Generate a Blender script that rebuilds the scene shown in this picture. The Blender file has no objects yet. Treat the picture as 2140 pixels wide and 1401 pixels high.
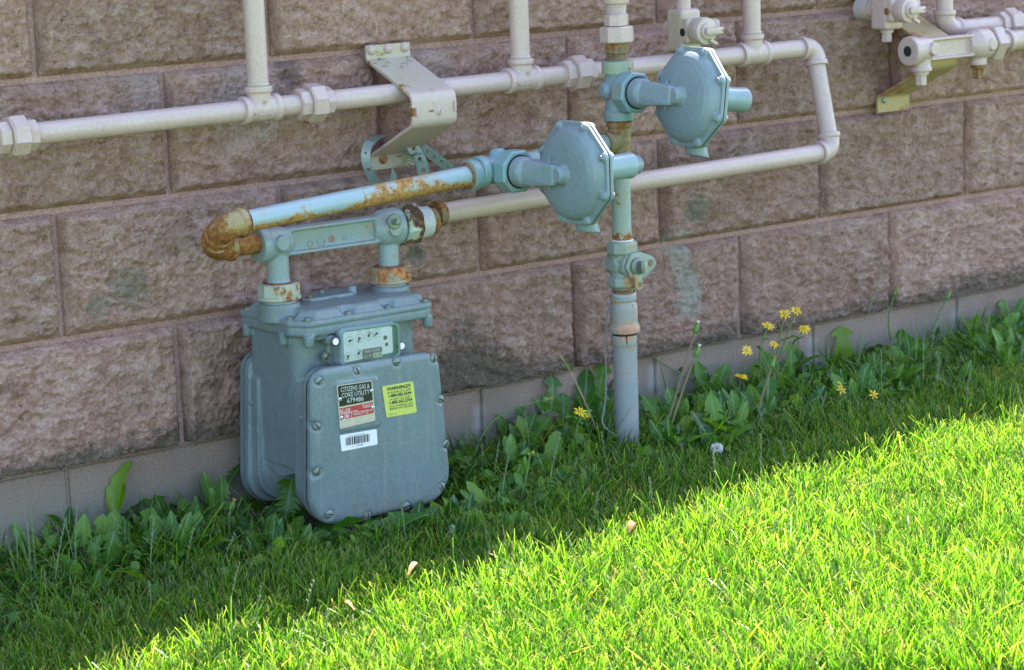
import bpy, bmesh, math, random
import numpy as np
from mathutils import Vector as V, Matrix

random.seed(7)
RNG = np.random.default_rng(11)
scene = bpy.context.scene
COL = scene.collection

# ------------------------------------------------------------------ camera
CAM_C = np.array([-1.6127, -3.3804, 0.905])
YAW, PITCH, ROLL = 0.6344, 0.1932, -0.0356
F_PX = 5012.0
def _axes():
    cy, sy, cp, sp = math.cos(YAW), math.sin(YAW), math.cos(PITCH), math.sin(PITCH)
    f = np.array([sy*cp, cy*cp, -sp]); r = np.array([cy, -sy, 0.0]); u = np.cross(r, f)
    cr, sr = math.cos(ROLL), math.sin(ROLL)
    return r*cr+u*sr, -r*sr+u*cr, f
R_, U_, F_ = _axes()
cam_data = bpy.data.cameras.new('camera')
cam = bpy.data.objects.new('camera', cam_data); COL.objects.link(cam)
cam_data.sensor_width = 36.0
cam_data.lens = F_PX/2140*36.0
cam_data.clip_start = 0.05; cam_data.clip_end = 400
m = Matrix.Identity(4)
for i in range(3):
    m[i][0] = R_[i]; m[i][1] = U_[i]; m[i][2] = -F_[i]; m[i][3] = CAM_C[i]
cam.matrix_world = m
cam_data.dof.use_dof = True
cam_data.dof.focus_distance = 3.75
cam_data.dof.aperture_fstop = 11
scene.camera = cam

# ------------------------------------------------------------------ light
SUN_EL, SUN_AZ = math.radians(50), math.radians(22.5)      # azimuth measured from +X towards +Y
world = bpy.data.worlds.new('World'); scene.world = world; world.use_nodes = True
wn = world.node_tree; wn.nodes.clear()
sky = wn.nodes.new('ShaderNodeTexSky'); sky.sky_type = 'NISHITA'; sky.sun_disc = False
sky.sun_elevation = SUN_EL; sky.sun_rotation = math.radians(90)-SUN_AZ
bg = wn.nodes.new('ShaderNodeBackground'); bg.inputs[1].default_value = 0.125
wo = wn.nodes.new('ShaderNodeOutputWorld')
wn.links.new(sky.outputs[0], bg.inputs[0]); wn.links.new(bg.outputs[0], wo.inputs[0])
sd = bpy.data.lights.new('sun', 'SUN'); sd.energy = 5.0; sd.angle = math.radians(0.5); sd.color = (1.0, 0.95, 0.86)
sun = bpy.data.objects.new('sun', sd); COL.objects.link(sun)
sdir = V((math.cos(SUN_AZ)*math.cos(SUN_EL), math.sin(SUN_AZ)*math.cos(SUN_EL), math.sin(SUN_EL)))
sun.rotation_euler = sdir.to_track_quat('Z', 'Y').to_euler()
sun.location = (3, 2, 6)
scene.view_settings.view_transform = 'Standard'
scene.view_settings.look = 'None'
scene.view_settings.exposure = 2.50
scene.view_settings.gamma = 1.0
scene.view_settings.use_curve_mapping = False
scene.render.engine = 'CYCLES'
scene.cycles.max_bounces = 8
scene.cycles.use_denoising = True

def at(px, py, y=0.0):
    """world point seen at photo pixel (2140 x 1401) on the plane y = const"""
    d = R_*(px-1070)/F_PX - U_*(py-700.5)/F_PX + F_
    return V(CAM_C + d*((y-CAM_C[1])/d[1]))
def at_z(px, py, z):
    d = R_*(px-1070)/F_PX - U_*(py-700.5)/F_PX + F_
    return V(CAM_C + d*((z-CAM_C[2])/d[2]))
def ground_z(x): return -0.150 + 0.022*min(max(x, -2.5), 4.5)
def at_ground(px, py):
    p = at_z(px, py, -0.14)
    for _ in range(4): p = at_z(px, py, ground_z(p.x))
    return p

# ------------------------------------------------------------------ object helpers
def thing(name, label, cat, loc=(0, 0, 0), group=None, rot=None):
    o = bpy.data.objects.new(name, None); COL.objects.link(o)
    o.empty_display_size = 0.05
    o.location = loc
    if rot is not None: o.rotation_euler = rot
    o['label'] = label; o['category'] = cat
    if group: o['group'] = group
    return o
def finish_mesh(me, mat, angle=35, smooth=True):
    if mat is not None and not len(me.materials): me.materials.append(mat)
    if smooth:
        me.shade_smooth()
        if angle is not None: me.set_sharp_from_angle(angle=math.radians(angle))
def part(parent, name, bm, mat, angle=35, local=False, smooth=True, label=None, kind=None, origin=None):
    """one mesh object; bm in world space unless local (then in the parent's space)"""
    bmesh.ops.recalc_face_normals(bm, faces=bm.faces[:])
    if not local:
        off = V(origin) if origin is not None else (root_loc(parent) if parent else V((0, 0, 0)))
        bmesh.ops.translate(bm, verts=bm.verts[:], vec=-off)
    me = bpy.data.meshes.new(name); bm.to_mesh(me); bm.free()
    finish_mesh(me, mat, angle, smooth)
    o = bpy.data.objects.new(name, me); COL.objects.link(o)
    if parent: o.parent = parent
    if label: o['label'] = label
    if kind: o['kind'] = kind
    return o
def root_loc(o):
    l = V((0, 0, 0))
    while o is not None:
        l = l + o.location; o = o.parent
    return l
def cast(parent, name, bm, mat, voxel=0.0015, smooth=6, local=False, fn=None, factor=0.5, label=None):
    """a casting: the overlapping pieces of bm fused into one skin with soft fillets"""
    bmesh.ops.recalc_face_normals(bm, faces=bm.faces[:])
    if not local and parent is not None:
        bmesh.ops.translate(bm, verts=bm.verts[:], vec=-root_loc(parent))
    me = bpy.data.meshes.new(name+'_raw'); bm.to_mesh(me); bm.free()
    t = bpy.data.objects.new(name+'_raw', me); COL.objects.link(t)
    r = t.modifiers.new('r', 'REMESH'); r.mode = 'VOXEL'; r.voxel_size = voxel
    if smooth:
        s = t.modifiers.new('s', 'SMOOTH'); s.factor = factor; s.iterations = smooth
    dg = bpy.context.evaluated_depsgraph_get()
    me2 = bpy.data.meshes.new_from_object(t.evaluated_get(dg))
    bpy.data.objects.remove(t); bpy.data.meshes.remove(me)
    me2.name = name
    if fn is not None:
        n = len(me2.vertices); co = np.empty(n*3, np.float32); me2.vertices.foreach_get('co', co)
        co = co.reshape(-1, 3); co = fn(co); me2.vertices.foreach_set('co', co.astype(np.float32).ravel()); me2.update()
    me2.materials.clear(); me2.materials.append(mat)
    me2.shade_smooth()
    o = bpy.data.objects.new(name, me2); COL.objects.link(o)
    if parent: o.parent = parent
    if label: o['label'] = label
    return o
def BM(): return bmesh.new()
def basis(d):
    d = V(d).normalized()
    a = V((0, 0, 1)) if abs(d.z) < 0.9 else V((1, 0, 0))
    x = a.cross(d).normalized(); y = d.cross(x).normalized()
    return x, y, d
def lathe(bm, p, d, prof, seg=28, rot=0.0, cap=True):
    """rings (t, r) along direction d from p"""
    x, y, d = basis(d); p = V(p); rings = []
    for t, r in prof:
        rings.append([bm.verts.new(p+d*t+(x*math.cos(a)+y*math.sin(a))*r) for a in [rot+2*math.pi*i/seg for i in range(seg)]])
    for a, b in zip(rings, rings[1:]):
        for i in range(seg):
            bm.faces.new((a[i], a[(i+1) % seg], b[(i+1) % seg], b[i]))
    if cap:
        bm.faces.new(rings[0][::-1]); bm.faces.new(rings[-1])
    return rings
def cyl(bm, p, q, r, seg=28, ch=0.0):
    p, q = V(p), V(q); L = (q-p).length
    if ch: prof = [(0, r-ch), (ch, r), (L-ch, r), (L, r-ch)]
    else: prof = [(0, r), (L, r)]
    lathe(bm, p, q-p, prof, seg)
def nut(bm, p, d, t0, t1, r, n=6, rot=0.0, ch=0.0015):
    d = V(d).normalized()
    lathe(bm, V(p), d, [(t0, r-ch*1.4), (t0+ch, r), (t1-ch, r), (t1, r-ch*1.4)], n, rot)
def sweep(bm, pts, r, seg=16, cap=True, radii=None):
    pts = [V(p) for p in pts]; n = len(pts)
    tans = []
    for i in range(n):
        a = pts[max(i-1, 0)]; b = pts[min(i+1, n-1)]
        tans.append((b-a).normalized())
    x, y, _ = basis(tans[0]); rings = []
    for i in range(n):
        if i:
            q = tans[i-1].rotation_difference(tans[i]); x = q @ x
            x = (x-tans[i]*x.dot(tans[i])).normalized()
        y = tans[i].cross(x)
        rr = radii[i] if radii else r
        rings.append([bm.verts.new(pts[i]+(x*math.cos(2*math.pi*k/seg)+y*math.sin(2*math.pi*k/seg))*rr) for k in range(seg)])
    for a, b in zip(rings, rings[1:]):
        for i in range(seg):
            bm.faces.new((a[i], a[(i+1) % seg], b[(i+1) % seg], b[i]))
    if cap:
        bm.faces.new(rings[0][::-1]); bm.faces.new(rings[-1])
def bez(a, c, b, n=10):
    a, b, c = V(a), V(b), V(c)
    return [a*(1-t)**2+c*2*t*(1-t)+b*t*t for t in [i/n for i in range(n+1)]]
def box(bm, c, size, rot=None, bev=0.0, seg=2):
    c = V(c)
    M = Matrix.Translation(c) @ (rot.to_4x4() if rot is not None else Matrix.Identity(4)) @ Matrix.Diagonal((*size, 1))
    r = bmesh.ops.create_cube(bm, size=1.0, matrix=M)
    if bev:
        es = list({e for v in r['verts'] for e in v.link_edges})
        bmesh.ops.bevel(bm, geom=es, offset=bev, segments=seg, affect='EDGES', profile=0.5)
def hull(bm, pts):
    vs = [bm.verts.new(V(p)) for p in pts]
    r = bmesh.ops.convex_hull(bm, input=vs)
    junk = [g for g in r['geom_interior'] if isinstance(g, bmesh.types.BMVert)]
    if junk: bmesh.ops.delete(bm, geom=junk, context='VERTS')
def ring_pts(c, d, r, n=16):
    x, y, d = basis(d); return [V(c)+(x*math.cos(2*math.pi*i/n)+y*math.sin(2*math.pi*i/n))*r for i in range(n)]
def ball_pts(c, r, n=12, m_=8):
    return [V(c)+V((math.cos(a)*math.sin(b), math.sin(a)*math.sin(b), math.cos(b)))*r
            for a in [2*math.pi*i/n for i in range(n)] for b in [math.pi*(j+.5)/m_ for j in range(m_)]]
def round_poly(pts, rad, n=6):
    """outline with rounded corners; pts [(x, y)], rad one value or list"""
    out = []; N = len(pts)
    for i, p in enumerate(pts):
        r = rad[i] if isinstance(rad, (list, tuple)) else rad
        p = V((p[0], p[1])); a = V(pts[i-1][:2]); b = V(pts[(i+1) % N][:2])
        da = (a-p).normalized(); db = (b-p).normalized()
        ang = da.angle(db); t = r/math.tan(ang/2)
        s, e = p+da*t, p+db*t
        for k in range(n+1):
            u = k/n
            q = s*(1-u)**2+p*2*u*(1-u)+e*u*u
            # a conic close to the arc
            w = 0.7071; den = (1-u)**2+2*w*u*(1-u)+u*u
            q = (s*(1-u)**2+p*2*w*u*(1-u)+e*u*u)/den
            out.append((q.x, q.y))
    return out
def plate(bm, outline, axis, t0, t1, inset=0.0, ndome=1, round_=0.0):
    """extrude an outline; axis 'y' maps (x,z), axis 'z' maps (x,y); round_ softens the t1 rim"""
    def mk(pt, t): return V((pt[0], t, pt[1])) if axis == 'y' else V((pt[0], pt[1], t))
    cx = sum(p[0] for p in outline)/len(outline); cy = sum(p[1] for p in outline)/len(outline)
    ol = [V((p[0]-cx, p[1]-cy)) for p in outline]
    N = len(ol)
    # inward offsets
    nrm = []
    for i in range(N):
        e = ol[(i+1) % N]-ol[i-1]; nn = V((-e.y, e.x)).normalized()
        if nn.dot(ol[i]) > 0: nn = -nn
        nrm.append(nn)
    levels = [(t0, 0.0)]
    s = 1 if t1 > t0 else -1
    if round_:
        K = 5
        for k in range(K+1):
            a = math.pi/2*k/K
            levels.append((t1-s*round_*(1-math.sin(a)), round_*(1-math.cos(a))))
    else: levels.append((t1, 0.0))
    rings = []
    for t, o in levels:
        rings.append([bm.verts.new(mk((ol[i].x+cx+nrm[i].x*o, ol[i].y+cy+nrm[i].y*o), t)) for i in range(N)])
    for a, b in zip(rings, rings[1:]):
        for i in range(N): bm.faces.new((a[i], a[(i+1) % N], b[(i+1) % N], b[i]))
    bm.faces.new(rings[0][::-1]); bm.faces.new(rings[-1])
def text_mesh(body, size, name='lettering'):
    cu = bpy.data.curves.new('t', 'FONT'); cu.body = body; cu.size = size; cu.align_x = 'CENTER'; cu.align_y = 'CENTER'
    cu.resolution_u = 2
    t = bpy.data.objects.new('t', cu); COL.objects.link(t)
    dg = bpy.context.evaluated_depsgraph_get()
    me = bpy.data.meshes.new_from_object(t.evaluated_get(dg)); me.name = name
    bpy.data.objects.remove(t); bpy.data.curves.remove(cu)
    return me
def text(parent, body, size, pos, mat, rot=(math.pi/2, 0, 0), sx=1.0, depth=0.0, bold=0.0):
    """flat print lying on a face; pos in world space"""
    cu = bpy.data.curves.new('t', 'FONT'); cu.body = body; cu.size = size; cu.align_x = 'CENTER'; cu.align_y = 'CENTER'
    cu.resolution_u = 2; cu.extrude = depth; cu.offset = bold
    t = bpy.data.objects.new('t', cu); COL.objects.link(t)
    dg = bpy.context.evaluated_depsgraph_get()
    me = bpy.data.meshes.new_from_object(t.evaluated_get(dg)); me.name = 'lettering'
    bpy.data.objects.remove(t); bpy.data.curves.remove(cu)
    me.materials.clear(); me.materials.append(mat)
    o = bpy.data.objects.new('lettering', me); COL.objects.link(o)
    o.parent = parent; o.location = V(pos)-root_loc(parent); o.rotation_euler = rot; o.scale = (sx, 1, 1)
    return o

# ------------------------------------------------------------------ materials
def new_mat(name):
    mt = bpy.data.materials.new(name); mt.use_nodes = True
    nt = mt.node_tree; nt.nodes.clear()
    return mt, nt
def N(nt, t, **kw):
    n = nt.nodes.new(t)
    for k, v in kw.items(): setattr(n, k, v)
    return n
def noise(nt, vec, scale, detail=4, rough=0.55, w=None):
    n = N(nt, 'ShaderNodeTexNoise'); n.inputs['Scale'].default_value = scale
    n.inputs['Detail'].default_value = detail; n.inputs['Roughness'].default_value = rough
    nt.links.new(vec, n.inputs['Vector']); return n
def ramp(nt, fac, stops):
    r = N(nt, 'ShaderNodeValToRGB'); e = r.color_ramp.elements
    while len(e) < len(stops): e.new(0.5)
    for el, (p, c) in zip(e, stops):
        el.position = p; el.color = (*c, 1) if len(c) == 3 else c
    nt.links.new(fac, r.inputs[0]); return r
def mix(nt, fac, a, b, mode='MIX'):
    n = N(nt, 'ShaderNodeMix', data_type='RGBA', blend_type=mode)
    for sock, v in ((n.inputs[0], fac), (n.inputs[6], a), (n.inputs[7], b)):
        if isinstance(v, (int, float)): sock.default_value = v
        elif isinstance(v, tuple): sock.default_value = (*v[:3], 1)
        else: nt.links.new(v, sock)
    return n.outputs[2]
def mth(nt, op, a, b=0.0, c=None, clamp=False):
    n = N(nt, 'ShaderNodeMath', operation=op); n.use_clamp = clamp
    for i, v in enumerate((a, b) if c is None else (a, b, c)):
        if isinstance(v, (int, float)): n.inputs[i].default_value = v
        else: nt.links.new(v, n.inputs[i])
    return n.outputs[0]
def zone(nt, pos, c, r, k=1.0, soft=0.5):
    """1 inside a ball round c (world), 0 outside"""
    d = N(nt, 'ShaderNodeVectorMath', operation='DISTANCE'); nt.links.new(pos, d.inputs[0]); d.inputs[1].default_value = tuple(c)
    mr = N(nt, 'ShaderNodeMapRange'); mr.inputs[1].default_value = r; mr.inputs[2].default_value = r*(1-soft)
    mr.inputs[3].default_value = 0; mr.inputs[4].default_value = k
    nt.links.new(d.outputs['Value'], mr.inputs[0]); return mr.outputs[0]
def paint(name, col, col2=None, rust=0.0, rough=0.42, zones=(), scale=55, under=0.0, grime=0.25, bump=0.25, peel=(0.5, 0.42, 0.36), spec=0.5, metallic=0.0, splash=None, rustcol=((0.045, 0.018, 0.01), (0.22, 0.075, 0.02), (0.42, 0.2, 0.06))):
    """brushed-on outdoor paint with dirt and rust breaking through; zones = (centre, radius, amount)"""
    mt, nt = new_mat(name); L = nt.links
    geo = N(nt, 'ShaderNodeNewGeometry'); pos = geo.outputs['Position']
    col2 = col2 or tuple(c*0.8 for c in col)
    n1 = noise(nt, pos, 9, 5, 0.6); base = mix(nt, ramp(nt, n1.outputs[0], [(0.35, (0, 0, 0)), (0.68, (1, 1, 1))]).outputs[0], col, col2)
    n2 = noise(nt, pos, 220, 4, 0.7)
    g = ramp(nt, n2.outputs[0], [(0.30, (0, 0, 0)), (0.62, (1, 1, 1))])
    base = mix(nt, g.outputs[0], mix(nt, grime, base, (0.10, 0.10, 0.085)), base)
    sp = noise(nt, pos, 650, 1, 0.5)
    base = mix(nt, ramp(nt, sp.outputs[0], [(0.66, (0, 0, 0)), (0.71, (1, 1, 1))]).outputs[0], base, mix(nt, 0.35, base, (0.30, 0.30, 0.2)))
    # rain streaks and settled dust
    vm = N(nt, 'ShaderNodeVectorMath', operation='MULTIPLY'); L.new(pos, vm.inputs[0]); vm.inputs[1].default_value = (95, 95, 7)
    st = noise(nt, vm.outputs[0], 1.0, 4, 0.6)
    base = mix(nt, mth(nt, 'MULTIPLY', ramp(nt, st.outputs[0], [(0.52, (0, 0, 0)), (0.72, (1, 1, 1))]).outputs[0], grime*.55), base, (0.30, 0.29, 0.25))
    sn = N(nt, 'ShaderNodeSeparateXYZ'); L.new(geo.outputs['Normal'], sn.inputs[0])
    dust = mth(nt, 'MULTIPLY', mth(nt, 'MULTIPLY', sn.outputs[2], 1.0, clamp=True), n2.outputs[0])
    base = mix(nt, mth(nt, 'MULTIPLY', dust, grime), base, (0.33, 0.31, 0.27))
    if splash is not None:
        sz = N(nt, 'ShaderNodeSeparateXYZ'); L.new(pos, sz.inputs[0])
        lo = N(nt, 'ShaderNodeMapRange'); lo.inputs[1].default_value = splash; lo.inputs[2].default_value = splash-.10; L.new(sz.outputs[2], lo.inputs[0])
        ns = noise(nt, pos, 190, 4, 0.75)
        sf = mth(nt, 'ADD', mth(nt, 'MULTIPLY', lo.outputs[0], 0.30), ns.outputs[0])
        base = mix(nt, mth(nt, 'MULTIPLY', ramp(nt, sf, [(0.66, (0, 0, 0)), (0.80, (1, 1, 1))]).outputs[0], 0.6), base, (0.20, 0.17, 0.11))
    n3 = noise(nt, pos, scale, 7, 0.65); n4 = noise(nt, pos, scale*0.28, 3, 0.5)
    field = mth(nt, 'ADD', n3.outputs[0], mth(nt, 'MULTIPLY', mth(nt, 'SUBTRACT', n4.outputs[0], 0.5), 0.7))
    thr = 0.98-rust
    bias = None
    for c, r, k in zones:
        z = zone(nt, pos, c, r, k)
        bias = z if bias is None else mth(nt, 'MAXIMUM', bias, z)
    if bias is not None: field = mth(nt, 'ADD', field, bias)
    if under:
        sx = N(nt, 'ShaderNodeSeparateXYZ'); L.new(geo.outputs['Normal'], sx.inputs[0])
        field = mth(nt, 'ADD', field, mth(nt, 'MULTIPLY', mth(nt, 'MULTIPLY', sx.outputs[2], -1.0, clamp=True), under))
    mr = N(nt, 'ShaderNodeMapRange'); mr.inputs[1].default_value = thr-0.02; mr.inputs[2].default_value = thr+0.05; L.new(field, mr.inputs[0])
    rmask = mr.outputs[0]
    mr2 = N(nt, 'ShaderNodeMapRange'); mr2.inputs[1].default_value = thr-0.13; mr2.inputs[2].default_value = thr+0.02; L.new(field, mr2.inputs[0])
    stain = mth(nt, 'MULTIPLY', mr2.outputs[0], 0.55)
    base = mix(nt, stain, base, (0.36, 0.25, 0.10))
    n5 = noise(nt, pos, 140, 5, 0.7)
    rc = ramp(nt, n5.outputs[0], [(0.28, rustcol[0]), (0.5, rustcol[1]), (0.72, rustcol[2])])
    base = mix(nt, rmask, base, rc.outputs[0])
    p = N(nt, 'ShaderNodeBsdfPrincipled'); L.new(base, p.inputs['Base Color'])
    p.inputs['Metallic'].default_value = metallic
    p.inputs['Specular IOR Level'].default_value = spec
    rg = mth(nt, 'ADD', mth(nt, 'MULTIPLY', rmask, 0.85-rough), mth(nt, 'ADD', mth(nt, 'MULTIPLY', n2.outputs[0], 0.2), rough-0.1))
    L.new(rg, p.inputs['Roughness'])
    nb = noise(nt, pos, 380, 3, 0.6)
    hgt = mth(nt, 'ADD', mth(nt, 'MULTIPLY', nb.outputs[0], 0.5), mth(nt, 'MULTIPLY', mth(nt, 'MULTIPLY', rmask, n5.outputs[0]), 1.4))
    hgt = mth(nt, 'ADD', hgt, mth(nt, 'MULTIPLY', noise(nt, pos, 45, 3, 0.5).outputs[0], 1.2))
    b = N(nt, 'ShaderNodeBump'); b.inputs['Strength'].default_value = bump; b.inputs['Distance'].default_value = 0.0012
    L.new(hgt, b.inputs['Height']); L.new(b.outputs[0], p.inputs['Normal'])
    o = N(nt, 'ShaderNodeOutputMaterial'); L.new(p.outputs[0], o.inputs[0])
    return mt
def plain(name, col, rough=0.5, metallic=0.0, spec=0.5, alpha=None, var=0.0):
    mt, nt = new_mat(name); p = N(nt, 'ShaderNodeBsdfPrincipled'); L = nt.links
    geo = N(nt, 'ShaderNodeNewGeometry')
    n1 = noise(nt, geo.outputs['Position'], 160, 4, 0.65)
    L.new(mix(nt, n1.outputs[0], tuple(c*(1-var) for c in col), tuple(min(1, c*(1+var)) for c in col)), p.inputs['Base Color'])
    p.inputs['Roughness'].default_value = rough; p.inputs['Metallic'].default_value = metallic
    p.inputs['Specular IOR Level'].default_value = spec
    o = N(nt, 'ShaderNodeOutputMaterial'); L.new(p.outputs[0], o.inputs[0]); return mt

TEAL = (0.152, 0.205, 0.226); TEAL2 = (0.122, 0.170, 0.190)
LBLUE = (0.30, 0.40, 0.42); REGC = (0.218, 0.275, 0.315); REGC2 = (0.180, 0.235, 0.270)
BEIGE = (0.56, 0.385, 0.365); BEIGE2 = (0.50, 0.345, 0.32)
M_METER = paint('meter_grey_blue_paint', TEAL, TEAL2, rust=0.0, rough=0.36, grime=0.45, bump=0.8, splash=-0.02)
M_INDEX = paint('index_case_paint', (0.20, 0.28, 0.29), TEAL, rust=0.0, rough=0.3)
M_BAR = paint('bar_blue_paint', (0.25, 0.305, 0.335), (0.21, 0.265, 0.30), rust=0.30, rough=0.4, scale=70)
M_NUT = paint('chipped_blue_nut_paint', (0.32, 0.38, 0.36), (0.36, 0.37, 0.30), rust=0.42, rough=0.45, scale=60)
M_REG = paint('regulator_paint', REGC, REGC2, rust=0.0, rough=0.38, grime=0.3, bump=0.55)
M_REG_B = paint('regulator_body_paint', (0.17, 0.32, 0.34), REGC2, rust=0.30, rough=0.42, scale=45)
M_BEIGE = paint('beige_pipe_paint', BEIGE, BEIGE2, rust=0.17, rough=0.36, grime=0.22, bump=0.4)
M_BEIGE_R = paint('beige_paint_worn', BEIGE, (0.44, 0.36, 0.27), rust=0.26, rough=0.4, grime=0.2)
M_RUST = paint('rusted_fitting', (0.22, 0.155, 0.07), (0.15, 0.11, 0.05), rust=0.50, rough=0.55, scale=35)
M_DARKRUST = paint('dark_rusty_thread', (0.16, 0.10, 0.05), (0.10, 0.06, 0.035), rust=0.55, rough=0.7, scale=60)
M_BOLT = paint('grey_screw', (0.20, 0.24, 0.22), (0.15, 0.16, 0.13), rust=0.15, rough=0.4, metallic=0.3)
M_RUSTBOLT = paint('rusty_screw', (0.20, 0.13, 0.07), (0.14, 0.09, 0.05), rust=0.5, rough=0.7)
M_BLACK = plain('dark_gap', (0.012, 0.012, 0.012), 0.8)
M_WHITE = plain('white_print', (0.72, 0.72, 0.70), 0.5, var=0.08)
M_WIRE = plain('grey_wire', (0.22, 0.24, 0.27), 0.45, 0.3, var=0.2)
M_GALV = paint('galvanised_strap', (0.27, 0.33, 0.30), (0.18, 0.22, 0.19), rust=0.22, rough=0.45, metallic=0.25, scale=80)

# ------------------------------------------------------------------ noise in numpy
_perm = RNG.permutation(256); _perm = np.concatenate([_perm, _perm, _perm])
_g = RNG.normal(size=(256, 2)); _g /= np.linalg.norm(_g, axis=1, keepdims=True)
def perlin(x, y):
    xi = np.floor(x).astype(int); yi = np.floor(y).astype(int); xf = x-xi; yf = y-yi
    xi &= 255; yi &= 255
    u = xf**3*(xf*(xf*6-15)+10); v = yf**3*(yf*(yf*6-15)+10)
    def gr(ix, iy, dx, dy):
        g = _g[_perm[_perm[ix & 255]+(iy & 255)]]; return g[..., 0]*dx+g[..., 1]*dy
    a = gr(xi, yi, xf, yf); b = gr(xi+1, yi, xf-1, yf); c = gr(xi, yi+1, xf, yf-1); d = gr(xi+1, yi+1, xf-1, yf-1)
    return (a+u*(b-a))+v*((c+u*(d-c))-(a+u*(b-a)))
def fbm(x, y, f, octv=5, gain=0.5, ridged=False):
    s = np.zeros_like(x); a = 1.0; t = 0
    for k in range(octv):
        n = perlin(x*f+17.3*k, y*f-9.1*k)
        if ridged: n = 0.5-np.abs(n)*1.6
        s += a*n; t += a; a *= gain; f *= 2.03
    return s/t
def sstep(x, a, b):
    t = np.clip((x-a)/(b-a), 0, 1); return t*t*(3-2*t)
def np_mesh(name, co, quads, mat, smooth=True):
    me = bpy.data.meshes.new(name)
    me.vertices.add(len(co)); me.vertices.foreach_set('co', co.astype(np.float32).ravel())
    k = quads.shape[1]
    me.loops.add(quads.size); me.loops.foreach_set('vertex_index', quads.astype(np.int32).ravel())
    me.polygons.add(len(quads)); me.polygons.foreach_set('loop_start', np.arange(0, quads.size, k, dtype=np.int32))
    me.materials.append(mat); me.update(calc_edges=True)
    if smooth: me.shade_smooth()
    return me

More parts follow.
